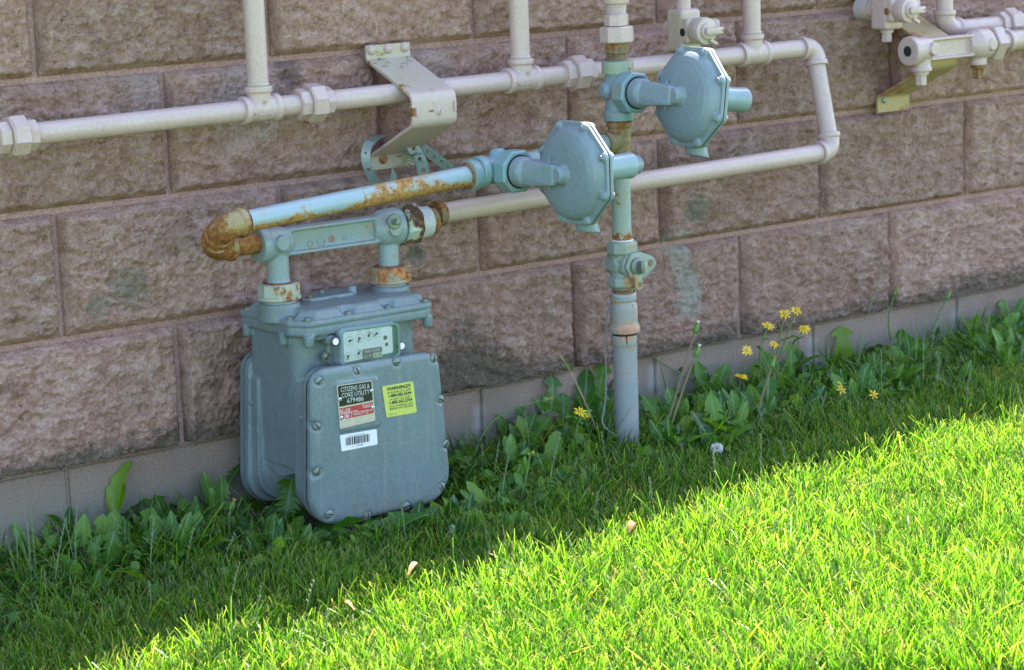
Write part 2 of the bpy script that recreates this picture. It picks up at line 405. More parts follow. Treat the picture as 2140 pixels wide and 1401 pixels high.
# ------------------------------------------------------------------ wall
def wall_mat(name, kind):
    mt, nt = new_mat(name); L = nt.links
    geo = N(nt, 'ShaderNodeNewGeometry'); pos = geo.outputs['Position']
    oi = N(nt, 'ShaderNodeObjectInfo')
    nA = noise(nt, pos, 5.5, 5, 0.6); nB = noise(nt, pos, 38, 6, 0.72); nC = noise(nt, pos, 260, 5, 0.78); nD = noise(nt, pos, 520, 2, 0.6)
    if kind == 'split':
        base = ramp(nt, nB.outputs[0], [(0.30, (0.25, 0.132, 0.098)), (0.46, (0.44, 0.248, 0.196)), (0.56, (0.54, 0.325, 0.272)), (0.70, (0.65, 0.435, 0.385))]).outputs[0]
        base = mix(nt, ramp(nt, nA.outputs[0], [(0.35, (0, 0, 0)), (0.7, (1, 1, 1))]).outputs[0], base, mix(nt, 0.45, base, (0.42, 0.215, 0.150)))
    elif kind == 'joint':
        base = ramp(nt, nB.outputs[0], [(0.25, (0.30, 0.165, 0.148)), (0.75, (0.41, 0.240, 0.220))]).outputs[0]
    else:
        base = ramp(nt, nA.outputs[0], [(0.32, (0.24, 0.155, 0.122)), (0.68, (0.33, 0.222, 0.182))]).outputs[0]
    # exposed aggregate specks
    base = mix(nt, ramp(nt, nC.outputs[0], [(0.36, (1, 1, 1)), (0.47, (0, 0, 0))]).outputs[0], base, mix(nt, 0.40 if kind == 'split' else 0.62, base, (0.07, 0.05, 0.04)))
    base = mix(nt, ramp(nt, nC.outputs[0], [(0.54, (0, 0, 0)), (0.66, (1, 1, 1))]).outputs[0], base, mix(nt, 0.42 if kind == 'split' else 0.25, base, (0.66, 0.57, 0.53)))
    base = mix(nt, ramp(nt, nD.outputs[0], [(0.62, (0, 0, 0)), (0.68, (1, 1, 1))]).outputs[0], base, mix(nt, 0.5, base, (0.62, 0.57, 0.54)))
    hs = N(nt, 'ShaderNodeHueSaturation'); L.new(base, hs.inputs['Color'])
    L.new(mth(nt, 'ADD', mth(nt, 'MULTIPLY', oi.outputs['Random'], 0.30), 0.85), hs.inputs['Value']); base = hs.outputs[0]
    sx = N(nt, 'ShaderNodeSeparateXYZ'); L.new(pos, sx.inputs[0]); z = sx.outputs[2]; x = sx.outputs[0]
    nL = noise(nt, pos, 60, 6, 0.75); nM = noise(nt, pos, 4.2, 3, 0.5)
    if kind == 'split':
        # dark mould and moss freckles along the lowest course
        low = N(nt, 'ShaderNodeMapRange'); low.inputs[1].default_value = 0.085; low.inputs[2].default_value = 0.0; L.new(z, low.inputs[0])
        f = mth(nt, 'ADD', mth(nt, 'MULTIPLY', low.outputs[0], 0.42), mth(nt, 'MULTIPLY', nL.outputs[0], 0.62))
        f = mth(nt, 'ADD', f, mth(nt, 'MULTIPLY', mth(nt, 'SUBTRACT', nM.outputs[0], 0.5), 0.55))
        f = mth(nt, 'ADD', f, zone(nt, pos, at(960, 775, 0), 0.15, 0.33, 0.95))
        f = mth(nt, 'MULTIPLY', f, mth(nt, 'GREATER_THAN', mth(nt, 'ADD', low.outputs[0], zone(nt, pos, at(960, 770, 0), 0.15, 1, 0.5)), 0.001))
        mould = ramp(nt, f, [(0.50, (0, 0, 0)), (0.66, (1, 1, 1))]).outputs[0]
        mc = ramp(nt, nC.outputs[0], [(0.35, (0.035, 0.037, 0.028)), (0.58, (0.10, 0.105, 0.075)), (0.72, (0.26, 0.26, 0.20))]).outputs[0]
        base = mix(nt, mth(nt, 'MULTIPLY', mould, 0.72), base, mc)
        # pale mineral runs and lichen patches
        for (px, py, r, cl, k) in [(1415, 505, .060, (0.43, 0.40, 0.34), .6), (1418, 545, .052, (0.43, 0.40, 0.34), .6), (1432, 590, .055, (0.43, 0.41, 0.35), .62), (1436, 635, .058, (0.43, 0.40, 0.35), .7),
                                (1450, 440, .075, (0.17, 0.17, 0.125), .7), (270, 600, .085, (0.19, 0.185, 0.145), .6), (205, 640, .05, (0.2, 0.2, 0.15), .5), (860, 530, .06, (0.16, 0.16, 0.14), .7),
                                (515, 215, .19, (0.46, 0.38, 0.38), .38), (300, 190, .10, (0.42, 0.36, 0.36), .3), (890, 140, .12, (0.42, 0.36, 0.36), .3), (600, 150, .07, (0.07, 0.055, 0.05), .5)]:
            zz = zone(nt, pos, at(px, py, -.012), r, 1.0, 0.9)
            q = mth(nt, 'ADD', mth(nt, 'MULTIPLY', zz, 0.80 if cl[0] > .4 and px > 1400 else 0.62), mth(nt, 'MULTIPLY', nL.outputs[0], 1.0))
            base = mix(nt, mth(nt, 'MULTIPLY', ramp(nt, q, [(0.86, (0, 0, 0)), (1.0, (1, 1, 1))]).outputs[0], k), base, cl)
    if kind == 'foundation':
        low = N(nt, 'ShaderNodeMapRange'); low.inputs[1].default_value = -0.03; low.inputs[2].default_value = -0.14; L.new(z, low.inputs[0])
        f = mth(nt, 'ADD', mth(nt, 'MULTIPLY', low.outputs[0], 0.55), mth(nt, 'MULTIPLY', nM.outputs[0], 0.6))
        base = mix(nt, ramp(nt, f, [(0.25, (0, 0, 0)), (0.60, (1, 1, 1))]).outputs[0], base, (0.205, 0.185, 0.150))
        wash = ramp(nt, noise(nt, pos, 85, 7, 0.8).outputs[0], [(0.62, (0, 0, 0)), (0.68, (1, 1, 1))]).outputs[0]
        base = mix(nt, mth(nt, 'MULTIPLY', wash, 0.5), base, (0.42, 0.42, 0.40))
        for (px, py, r) in [(1001, 860, .02), (1000, 890, .02), (1366, 775, .02), (1366, 800, .02), (1696, 715, .02), (1696, 745, .022), (1998, 660, .02), (1997, 690, .02)]:
            base = mix(nt, mth(nt, 'MULTIPLY', zone(nt, pos, at(px, py, 0), r, 1.0, 0.9), 0.6), base, (0.40, 0.39, 0.36))
    p = N(nt, 'ShaderNodeBsdfPrincipled'); L.new(base, p.inputs['Base Color']); p.inputs['Roughness'].default_value = 0.92
    p.inputs['Specular IOR Level'].default_value = 0.25
    h = mth(nt, 'ADD', mth(nt, 'MULTIPLY', nB.outputs[0], 2.2 if kind == 'split' else 0.5), mth(nt, 'MULTIPLY', nC.outputs[0], 0.75 if kind == 'split' else 0.35))
    h = mth(nt, 'ADD', h, mth(nt, 'MULTIPLY', nD.outputs[0], 0.15))
    b = N(nt, 'ShaderNodeBump'); b.inputs['Strength'].default_value = 0.9 if kind == 'split' else 0.55; b.inputs['Distance'].default_value = 0.0065 if kind == 'split' else 0.0045
    L.new(h, b.inputs['Height']); L.new(b.outputs[0], p.inputs['Normal'])
    o = N(nt, 'ShaderNodeOutputMaterial'); L.new(p.outputs[0], o.inputs[0]); return mt
M_SPLIT = wall_mat('split_face_block', 'split'); M_JOINT = wall_mat('tinted_mortar', 'joint'); M_FOUND = wall_mat('smooth_foundation_block', 'foundation')

wall = thing('block_wall', 'pinkish brown split-face concrete block wall on a smooth grey-pink foundation course behind the gas pipes', 'wall', (0.8, 0.0, -0.15))
CH = 0.2032
def split_block(x0, x1, z0, z1, fine):
    w, h = x1-x0, z1-z0
    nx, nz = (int(w/0.0034), int(h/0.0034)) if fine else (int(w/0.012), int(h/0.012))
    X, Z = np.meshgrid(np.linspace(x0, x1, nx+1), np.linspace(z0, z1, nz+1))
    ex = np.minimum(X-x0, x1-X); ez = np.minimum(Z-z0, z1-Z)
    jag = fbm(X, Z, 60, 3)*0.006
    e = np.minimum(ex, ez) if z0 > .1 or z1 < 0 else np.minimum(ex, np.where(Z-z0 < z1-Z, .03, ez))
    seed = x0*37+z0*91
    rise = sstep(e+jag, 0.001, 0.011)
    big = fbm(X+seed, Z, 7, 2); mid = fbm(X, Z+seed, 24, 4, 0.6, True); fin = fbm(X+seed, Z, 75, 4, 0.62, True); dirl = fbm(X*1.0+Z*1.4, Z*2.2+seed, 30, 4, 0.6)
    fin2 = fbm(X, Z+seed, 190, 2, 0.6)
    H = 0.0115+0.015*big+0.0120*mid+0.0105*fin+0.0105*dirl+0.0075*fin2
    H = np.maximum(H, 0.001)
    Y = -(0.0015+rise*H)
    if z0 < .1: Z = Z+.0035*fbm(X, X*0+seed, 55, 4)*np.exp(-(Z-z0)/.012)*2
    front = np.stack([X, Y, Z], -1).reshape(-1, 3)
    idx = np.arange((nx+1)*(nz+1)).reshape(nz+1, nx+1)
    q = np.stack([idx[:-1, :-1], idx[:-1, 1:], idx[1:, 1:], idx[1:, :-1]], -1).reshape(-1, 4)
    # sides back into the joint
    rim = np.concatenate([idx[0, :], idx[1:, -1], idx[-1, -2::-1], idx[-2:0:-1, 0]])
    back = front[rim].copy(); back[:, 1] = 0.02
    nb = len(front); k = np.arange(len(rim)); kn = (k+1) % len(rim)
    qs = np.stack([rim[kn], rim[k], nb+k, nb+kn], -1)
    co = np.concatenate([front, back]); c = np.array([(x0+x1)/2, 0, (z0+z1)/2])
    return co-c, np.concatenate([q, qs]), c
def joints(meas, lo, hi, parity):
    d = {}
    for i in range(lo, hi+1):
        if i % 2 == parity: d[i] = i*CH
    for i, (px, py) in meas.items(): d[i] = at(px, py, 0).x
    return [d[k] for k in sorted(d)]
courses = [
    (0, joints({1: (373, 800), 5: (1194, 660), 7: (1543, 595), 9: (1855, 540), 11: (2139, 500)}, -7, 17, 1)),
    (1, joints({0: (121, 575), 2: (586, 450), 4: (998, 520), 6: (1373, 400), 8: (1708, 350), 10: (2012, 310)}, -6, 16, 0)),
    (2, joints({1: (344, 275), 3: (787, 250), 5: (1183, 170), 7: (1537, 200), 9: (1857, 180)}, -7, 17, 1)),
    (3, joints({0: (68, 80), 2: (557, 60), 4: (985, 40), 6: (1368, 20)}, -6, 16, 0)),
    (4, joints({}, -7, 17, 1)), (5, joints({}, -6, 16, 0))]
G = 0.0052
for k, xs in courses:
    for a, b in zip(xs, xs[1:]):
        fine = k <= 3 and b > -0.25 and a < 2.5
        co, q, c = split_block(a+G, b-G, k*CH+G, (k+1)*CH-G, fine)
        me = np_mesh('split_face_block', co, q, M_SPLIT)
        o = bpy.data.objects.new('split_face_block', me); COL.objects.link(o); o.parent = wall; o.location = V(c)-wall.location
fx = joints({0: (145, 1040), 4: (1005, 850), 6: (1368, 760), 8: (1700, 740), 10: (2000, 650)}, -6, 16, 0)
for a, b in zip(fx, fx[1:]):
    bm = BM(); box(bm, ((a+b)/2, 0.0125, -CH/2-0.002), (b-a-0.007, 0.025, CH-0.004), bev=0.0025, seg=1)
    part(wall, 'foundation_block', bm, M_FOUND, smooth=False)
x_lo, x_hi = courses[0][1][0]-0.2, courses[0][1][-1]+0.2
bm = BM(); box(bm, ((x_lo+x_hi)/2, 0.103, 3*CH), (x_hi-x_lo, 0.2, 6*CH)); part(wall, 'mortar_backing', bm, M_JOINT, smooth=False)
bm = BM(); box(bm, ((x_lo+x_hi)/2, 0.1075, -0.25), (x_hi-x_lo, 0.205, 0.5)); part(wall, 'footing', bm, M_FOUND, smooth=False)
for a, b, n_ in ((-7.0, x_lo, 0), (x_hi, 12.0, 0)):
    bm = BM(); box(bm, ((a+b)/2, 0.10, 0.35), (b-a, 0.21, 1.73)); part(wall, 'wall_stretch', bm, M_JOINT, smooth=False)
WALL_TOP = 1.60
bm = BM(); box(bm, (2.5, 0.10, (6*CH+WALL_TOP)/2+0.001), (19.0, 0.215, WALL_TOP-6*CH)); part(wall, 'upper_wall', bm, M_JOINT, smooth=False)

# ------------------------------------------------------------------ ground
def soil_mat():
    mt, nt = new_mat('soil_and_thatch'); L = nt.links
    geo = N(nt, 'ShaderNodeNewGeometry'); pos = geo.outputs['Position']
    n1 = noise(nt, pos, 30, 6, 0.7); n2 = noise(nt, pos, 300, 4, 0.7)
    c = ramp(nt, n1.outputs[0], [(0.3, (0.020, 0.026, 0.010)), (0.55, (0.045, 0.045, 0.02)), (0.75, (0.09, 0.075, 0.04))]).outputs[0]
    c = mix(nt, ramp(nt, n2.outputs[0], [(0.55, (0, 0, 0)), (0.7, (1, 1, 1))]).outputs[0], c, (0.14, 0.115, 0.06))
    sx = N(nt, 'ShaderNodeSeparateXYZ'); L.new(pos, sx.inputs[0])
    # the lawn beyond the modelled blades reads as turf
    far = mth(nt, 'MAXIMUM', mth(nt, 'GREATER_THAN', mth(nt, 'MULTIPLY', sx.outputs[1], -1), 1.75), mth(nt, 'GREATER_THAN', mth(nt, 'ABSOLUTE', mth(nt, 'SUBTRACT', sx.outputs[0], 1.0)), 2.0))
    c = mix(nt, far, c, mix(nt, n2.outputs[0], (0.07, 0.15, 0.015), (0.15, 0.27, 0.03)))
    p = N(nt, 'ShaderNodeBsdfPrincipled'); L.new(c, p.inputs['Base Color']); p.inputs['Roughness'].default_value = 0.95
    b = N(nt, 'ShaderNodeBump'); b.inputs['Strength'].default_value = 0.8; b.inputs['Distance'].default_value = 0.01
    L.new(n1.outputs[0], b.inputs['Height']); L.new(b.outputs[0], p.inputs['Normal'])
    o = N(nt, 'ShaderNodeOutputMaterial'); L.new(p.outputs[0], o.inputs[0]); return mt
gx = np.concatenate([np.linspace(-60, -2.6, 12), np.linspace(-2.5, 4.5, 220), np.linspace(5, 60, 12)])
gy = np.concatenate([np.linspace(-60, -3, 12), np.linspace(-2.8, 0.3, 100), np.linspace(1, 60, 10)])
X, Y = np.meshgrid(gx, gy)
Z = -0.150+0.022*np.clip(X, -2.5, 4.5)+0.008*fbm(X, Y, 3, 4)*(np.abs(X-1) < 3.6)-0.004
idx = np.arange(X.size).reshape(X.shape)
q = np.stack([idx[:-1, :-1], idx[:-1, 1:], idx[1:, 1:], idx[1:, :-1]], -1).reshape(-1, 4)
me = np_mesh('ground', np.stack([X, Y, Z], -1).reshape(-1, 3), q, soil_mat())
o = bpy.data.objects.new('ground', me); COL.objects.link(o); o['kind'] = 'structure'

# ------------------------------------------------------------------ pipe fittings
RP = 0.0167
def tee(parent, c, run, out, mat, half=0.033, outl=0.036, rb=0.0195, rband=0.0222, lettering=True):
    """malleable tee: one cast skin with beaded mouths"""
    c = V(c); run = V(run).normalized(); out = V(out).normalized(); bm = BM()
    lathe(bm, c-run*half, run, [(0, rband), (0.0085, rband), (0.0105, rb), (2*half-0.0105, rb), (2*half-0.0085, rband), (2*half, rband)], 32)
    lathe(bm, c, out, [(0, rb*.95), (outl-0.0105, rb), (outl-0.0085, rband), (outl, rband)], 32)
    bmesh.ops.create_uvsphere(bm, u_segments=24, v_segments=16, radius=rb*1.04, matrix=Matrix.Translation(c))
    return cast(parent, 'tee_fitting', bm, mat, 0.0011, 4)
def elbow(parent, a, corner, b, mat, rb=0.0195, rband=0.0222, name='elbow_fitting'):
    """a, b: mouth centres; corner: where the two axes meet"""
    a, corner, b = V(a), V(corner), V(b); bm = BM()
    da = (a-corner).normalized(); db = (b-corner).normalized()
    pts = [a]+bez(a-da*0.006, corner, b-db*0.006, 14)+[b]
    sweep(bm, pts, rb, 28)
    lathe(bm, a, -da, [(0, rband), (0.0085, rband), (0.0105, rb*.98)], 32)
    lathe(bm, b, -db, [(0, rband), (0.0085, rband), (0.0105, rb*.98)], 32)
    return cast(parent, name, bm, mat, 0.0011, 4)
def union(parent, c, d, mat, r_nut=0.0315, r_end=0.0245, rot=0.3, flip=1):
    c, d = V(c), V(d).normalized()*flip; bm = BM()
    nut(bm, c, d, -0.015, 0.012, r_nut, 8, rot, 0.002)
    part(parent, 'union_nut', bm, mat, 25)
    bm = BM(); nut(bm, c, d, 0.0125, 0.028, r_end, 8, rot+.2, 0.0015)
    nut(bm, c, d, -0.034, -0.0155, r_end*1.02, 8, rot+.1, 0.0015)
    lathe(bm, c-d*0.0158, d, [(0, r_nut*.9), (0.0015, r_nut*.9)], 28)
    part(parent, 'union_end', bm, mat, 25)
def pipe(parent, p, q, mat, r=RP, name='pipe', lumps=0.0):
    bm = BM(); p, q = V(p), V(q); n = max(2, int((q-p).length/0.05))
    lathe(bm, p, q-p, [((q-p).length*i/n, r) for i in range(n+1)], 36)
    return part(parent, name, bm, mat, 40)
def raised_text(parent, body, size, c, ax_right, ax_up, mat, depth=0.0006):
    ax_right, ax_up = V(ax_right).normalized(), V(ax_up).normalized(); n = ax_right.cross(ax_up).normalized(); up = n.cross(ax_right)
    M = Matrix((ax_right, up, n)).transposed()
    return text(parent, body, size, c, mat, rot=M.to_euler(), depth=depth, bold=0.0003)
X1 = V((1, 0, 0)); Y1 = V((0, 1, 0)); Z1 = V((0, 0, 1))

# ------------------------------------------------------------------ beige manifold along the wall
YH = -0.10
H0 = at(82, 279, YH); H1 = at(1640, 105, YH); HD = (H1-H0).normalized()
def on_header(px):
    lo, hi = H0-HD*1.5, H1+HD*1.5
    for _ in range(40):
        mdl = (lo+hi)/2
        d = np.array(mdl)-CAM_C; u = 1070+F_PX*(d@R_)/(d@F_)
        if u < px: lo = mdl
        else: hi = mdl
    return (lo+hi)/2
man = thing('gas_manifold', 'long beige gas header pipe with three tees crossing the wall and looping to the meter', 'gas pipe', (on_header(85).x, YH, H0.z))
t1, t2, t3 = on_header(542), on_header(1089), on_header(1572)
corner_top = on_header(1700); corner_bot = at(1737, 316, -0.150)
u0, u1, u2 = on_header(35), on_header(657), on_header(1207)
DN = (corner_bot-corner_top).normalized()
low_end = at(914, 447, -0.168); LD = (low_end-corner_bot).normalized()
pipe(man, u0-HD*1.1, u0-HD*0.030, M_BEIGE); pipe(man, u0+HD*0.026, t1-HD*0.026, M_BEIGE)
pipe(man, t1+HD*0.026, u1-HD*0.030, M_BEIGE); pipe(man, u1+HD*0.026, t2-HD*0.026, M_BEIGE)
pipe(man, t2+HD*0.026, u2-HD*0.030, M_BEIGE); pipe(man, u2+HD*0.026, t3-HD*0.026, M_BEIGE)
pipe(man, t3+HD*0.026, corner_top-HD*0.024, M_BEIGE)
pipe(man, corner_top+DN*0.024, corner_bot-DN*0.024, M_BEIGE)
pipe(man, corner_bot+LD*0.024, low_end, M_BEIGE)
elbow(man, corner_top-HD*0.034, corner_top+HD*.002, corner_top+DN*0.036, M_BEIGE)
elbow(man, corner_bot-DN*0.034, corner_bot, corner_bot+LD*0.034, M_BEIGE)
for u_, rt in ((u0, .25), (u1, .55), (u2, .1)): union(man, u_, HD, M_BEIGE, rot=rt)
for t_, px, topx in ((t1, 527, 515), (t2, 1081, 1077), (t3, 1562, 1559)):
    tee(man, t_, HD, Z1, M_BEIGE)
    top = V((t_.x, t_.y, t_.z+1.0))
    pipe(man, t_+Z1*0.03, top, M_BEIGE)
    bm = BM(); lathe(bm, t_+Z1*0.034, Z1, [(0, .0170), (.0045, .0186), (.0075, .0169)], 30); part(man, 'thread_sealant', bm, M_BEIGE_R)
for t_ in (t1, t2):
    raised_text(man, 'THAILAND', 0.0075, t_+V((-.002, -0.0197, -0.006)), HD, Z1, M_BEIGE)
    raised_text(man, 'SI', 0.008, t_+V((0, -0.0197, 0.011)), HD, Z1, M_BEIGE)
bm = BM(); lathe(bm, low_end-LD*0.012, LD, [(0, .0172), (.003, .0205), (.012, .0215), (.016, .021)], 30)
part(man, 'rusty_collar', bm, M_DARKRUST)

# ------------------------------------------------------------------ wall brackets (folded steel strap)
def bracket(name, label, x0, x1, ztt, zt0, yf, zf0, zf1, zb0, zbb, y0=-0.021, notch=True, mat=None):
    T = thing(name, label, 'bracket', ((x0+x1)/2, y0, (ztt+zbb)/2)); mat = mat or M_BEIGE_R
    prof = [V((0, y0, ztt)), V((0, y0, zt0)), V((0, yf, zf0)), V((0, yf, zf1)), V((0, y0, zb0)), V((0, y0, zbb))]
    path = [prof[0]]
    for a, b, c in zip(prof, prof[1:], prof[2:]):
        r = 0.009; p = b+(a-b).normalized()*r; q = b+(c-b).normalized()*r
        path += bez(p, b, q, 5)
    path.append(prof[-1]); th = 0.0048; bm = BM()
    nr = []
    for i in range(len(path)):
        t = (path[min(i+1, len(path)-1)]-path[max(i-1, 0)]).normalized(); nr.append(V((0, t.z, -t.y)))
    rows = []
    for i, p in enumerate(path):
        rows.append([bm.verts.new(V((x0, p.y, p.z))), bm.verts.new(V((x1, p.y, p.z))),
                     bm.verts.new(V((x1, p.y, p.z))+nr[i]*th), bm.verts.new(V((x0, p.y, p.z))+nr[i]*th)])
    for a, b in zip(rows, rows[1:]):
        for i in range(4): bm.faces.new((a[i], a[(i+1) % 4], b[(i+1) % 4], b[i]))
    bm.faces.new(rows[0]); bm.faces.new(rows[-1][::-1])
    part(T, 'strap_body', bm, mat, 30)
    return T
br1 = bracket('wall_bracket', 'beige folded steel bracket bolted to the wall over the header pipe, empty and unused', .5765, .6640, .620, .594, -.150, .541, .497, .438, .412)
for i, px in enumerate((755, 793, 832)):
    p = V((.5865+.0335*i, 0, .6125)); bm = BM()
    lathe(bm, (p.x, -.024, p.z), -Y1, [(0, .0088), (.003, .0088), (.007, .0062), (.0085, .003)], 20); part(br1, 'bolt_head', bm, M_BEIGE)
bm = BM(); p = at(802, 333, -.028); lathe(bm, (p.x, -.024, p.z), -Y1, [(0, .0085), (.003, .0085), (.006, .0065)], 20); part(br1, 'bolt_head', bm, M_RUSTBOLT)
bm = BM(); p = at(918, 234, -.155); lathe(bm, (p.x, -.153, p.z), -Y1, [(0, .0062), (.003, .006), (.0042, .004)], 20)
sl = part(br1, 'slotted_screw', bm, M_BEIGE); bm = BM(); box(bm, (p.x, -.1572, p.z), (.0012, .0006, .009), Matrix.Rotation(.45, 3, 'Y')); part(sl, 'slot', bm, M_DARKRUST)
bm = BM(); p = at(902, 232, -.155); box(bm, (p.x, -.1555, p.z), (.009, .001, .0028)); part(br1, 'slot', bm, M_DARKRUST)
bm = BM(); box(bm, (.5785, -.1525, .517), (.005, .0072, .014), bev=.0012); part(br1, 'end_notch', bm, M_DARKRUST)
bm = BM(); box(bm, (.5845, -.1565, .517), (.004, .003, .017), bev=.001); box(bm, (.6605, -.1565, .521), (.004, .003, .018), bev=.001); box(bm, at(909, 216, -.1558), (.008, .001, .0014)); part(br1, 'edge_tab', bm, M_BEIGE, kind='stuff')
pA = at(1813, 222, 0)
DX2 = pA.x-0.578+.004
br2 = bracket('wall_bracket', 'beige folded steel bracket with golden brown lower arm under the beige meter bar', .5765+DX2, .6640+DX2, .622, .600, -.150, .538, .497, .436, .403, mat=paint('rust_stained_beige', (0.44, 0.27, 0.15), (0.40, 0.28, 0.14), rust=.40, rough=.45, scale=30, rustcol=((.12, .05, .02), (.32, .15, .07), (.45, .27, .15))))
for i in range(3):
    bm = BM(); lathe(bm, (.588+DX2+.0325*i, -.024, .611), -Y1, [(0, .0088), (.003, .0088), (.007, .0062), (.0085, .003)], 20); part(br2, 'bolt_head', bm, M_BEIGE)
bm = BM(); p = at(1849, 209, -.028); lathe(bm, (p.x, -.024, p.z), -Y1, [(0, .0068), (.004, .0068), (.006, .005)], 16); part(br2, 'bolt_head', bm, M_BOLT)
br1['group'] = br2['group'] = 'folded steel wall brackets'

# perforated strap ends
def strap(name, label, pts, w, side, mat, twist=0.0):
    pts = [V(p) for p in pts]; P = []
    for i in range(len(pts)-1):
        for k in range(4): P.append(pts[i].lerp(pts[i+1], k/4))
    P.append(pts[-1])
    # smooth
    for _ in range(6): P = [P[0]]+[(a+b*2+c)/4 for a, b, c in zip(P, P[1:], P[2:])]+[P[-1]]
    L = [0]
    for a, b in zip(P, P[1:]): L.append(L[-1]+(b-a).length)
    cell = w*0.95; n = max(2, int(L[-1]/cell))
    def ev(s):
        for i in range(len(L)-1):
            if s <= L[i+1] or i == len(L)-2:
                return P[i].lerp(P[i+1], (s-L[i])/(L[i+1]-L[i])), (P[i+1]-P[i]).normalized()
    T = thing(name, label, 'strap', P[0], 'bent perforated straps round the bracket')
    bm = BM(); K = 8
    for c in range(n):
        s0 = c*L[-1]/n; ds = L[-1]/n
        def pt(u, v):
            q, t = ev(min(L[-1], s0+u*ds)); sd_ = V(side); 
            if twist: sd_ = Matrix.Rotation(twist*(s0+u*ds)/L[-1], 3, t) @ sd_
            sd_ = (sd_-t*sd_.dot(t)).normalized(); return q+sd_*w*(v-.5)
        sq = [(1, .5), (1, 1), (.5, 1), (0, 1), (0, .5), (0, 0), (.5, 0), (1, 0)]
        rr = 0.17 if c % 2 == 0 or w > .016 else 0.0
        A = [bm.verts.new(pt(*s_)) for s_ in sq]
        if rr:
            B = [bm.verts.new(pt(.5+rr*math.cos(math.pi/4*k), .5+rr*math.sin(math.pi/4*k))) for k in range(K)]
            for k in range(K): bm.faces.new((A[k], A[(k+1) % K], B[(k+1) % K], B[k]))
        else: bm.faces.new(A)
    bmesh.ops.remove_doubles(bm, verts=bm.verts[:], dist=1e-5)
    r = bmesh.ops.solidify(bm, geom=bm.faces[:], thickness=0.0012)
    part(T, 'strap_band', bm, mat, 40); return T
strap('pipe_strap', 'grey-green perforated strap curling down left of the empty bracket', [at(800, 282, -.05), at(785, 288, -.062), at(768, 300, -.07), at(762, 325, -.075), at(768, 352, -.075), at(781, 380, -.07), at(800, 402, -.07)], .015, (.9, -.45, 0), M_GALV)
strap('pipe_strap', 'grey-green perforated strap hanging kinked below the empty bracket, grass caught on it', [at(858, 300, -.05), at(872, 322, -.055), at(884, 345, -.06), at(886, 368, -.06), at(892, 392, -.06)], .021, (1, -.3, .35), M_GALV)
strap('pipe_strap', 'dull green perforated strap running down right from behind the empty bracket', [at(872, 300, -.03), at(895, 318, -.03), at(918, 335, -.03), at(940, 352, -.03), at(960, 370, -.03), at(985, 385, -.03)], .017, (.55, -.2, .8), M_GALV)
bm = BM(); a = at(817, 384, -.10)
hull(bm, [at(813, 384, -.10), at(831, 380, -.10), at(820, 349, -.10), at(828, 367, -.10), at(813, 384, -.0985), at(831, 380, -.0985), at(820, 349, -.0985), at(828, 367, -.0985)])
T = thing('metal_tip', 'small pointed grey metal tip standing up behind the rusty blue pipe', 'metal scrap', a); part(T, 'tip', bm, M_GALV)

# ------------------------------------------------------------------ service riser (blue)
YR = -0.20
XR = at(1300, 500, YR).x
def zr(py): return at(1300, py, YR).z
rz = zone
tb = at_ground(1300, 962)
RB = V((XR, YR, ground_z(XR)-0.12))
Z_ = {p: zr(p) for p in (52, 88, 112, 125, 150, 190, 248, 262, 290, 330, 500, 530, 575, 600, 612, 628, 640, 665, 690, 700)}
M_RISER_LOW = paint('faded_blue_sleeve', (0.225, 0.27, 0.31), (0.34, 0.29, 0.28), rust=0.06, rough=0.55, zones=[((XR, YR-.02, zr(712)), .03, .42)], rustcol=((.10, .04, .02), (.42, .2, .12), (.55, .33, .23)), scale=50)
M_RISER = paint('riser_blue_paint', (0.27, 0.335, 0.345), (0.30, 0.34, 0.29), rust=0.30, rough=0.42, zones=[((XR, YR, zr(500)), .022, .5), ((XR, YR, zr(400)), .03, .12)], scale=60)
M_SALMON = paint('primer_and_blue_bushing', (0.23, 0.30, 0.33), (0.46, 0.29, 0.21), rust=0.38, rough=0.5, scale=30, rustcol=((.30, .14, .09), (.46, .25, .17), (.52, .33, .25)), zones=[((XR-.01, YR-.02, zr(690)), .022, .35), ((XR-.01, YR, zr(628)), .016, .5)])
M_VALVE = paint('valve_blue_paint', (0.245, 0.30, 0.29), (0.28, 0.32, 0.26), rust=0.30, rough=0.45, scale=30, zones=[((XR-.005, YR-.03, zr(590)), .024, .32), ((XR, YR-.03, zr(510)), .02, .15)], rustcol=((.22, .10, .05), (.42, .25, .14), (.5, .34, .2)))
ris = thing('service_riser', 'blue and rusty riser pipe standing in the weeds with a lockable valve and rusted tee', 'gas pipe', (XR, YR, ground_z(XR)))
pipe(ris, RB, (XR, YR, zr(706)), M_RISER_LOW, .0211, 'sleeve')
bm = BM(); lathe(bm, (XR, YR, zr(724)), Z1, [(0, .0212), (.004, .0225), (zr(703)-zr(724), .0232), (zr(700)-zr(724), .0222)], 36); part(ris, 'bushing_skirt', bm, M_SALMON)
bm = BM(); lathe(bm, (XR, YR, zr(701)), Z1, [(0, .0215), (.004, .0222), (zr(695)-zr(701), .0195)], 32); part(ris, 'tar_seal', bm, M_BLACK)
for s_ in (-1, 1):
    bm = BM(); a = math.radians(-90+s_*32); c_ = V((XR+math.cos(a)*.0226, YR+math.sin(a)*.0226, zr(700)))
    sweep(bm, [c_, c_+V((-.0006*s_, -.0006, -.006)), c_+V((-.001*s_, -.0008, -.011)), c_+V((.001, -.0004, -.0145))], .001, 6, radii=[.0014, .001, .0009, .0005]); part(ris, 'tar_drip', bm, M_BLACK)
zb = zr(696); bm = BM()
lathe(bm, (XR, YR, zb), Z1, [(0, .0245), (.002, .0275), (.009, .0278), (.012, .0262), (.018, .0235), (zr(648)-zb, .0240), (zr(640)-zb, .0235), (zr(630)-zb, .0198), (zr(628)-zb, .0222), (zr(617)-zb, .0225), (zr(612)-zb, .020)], 40)
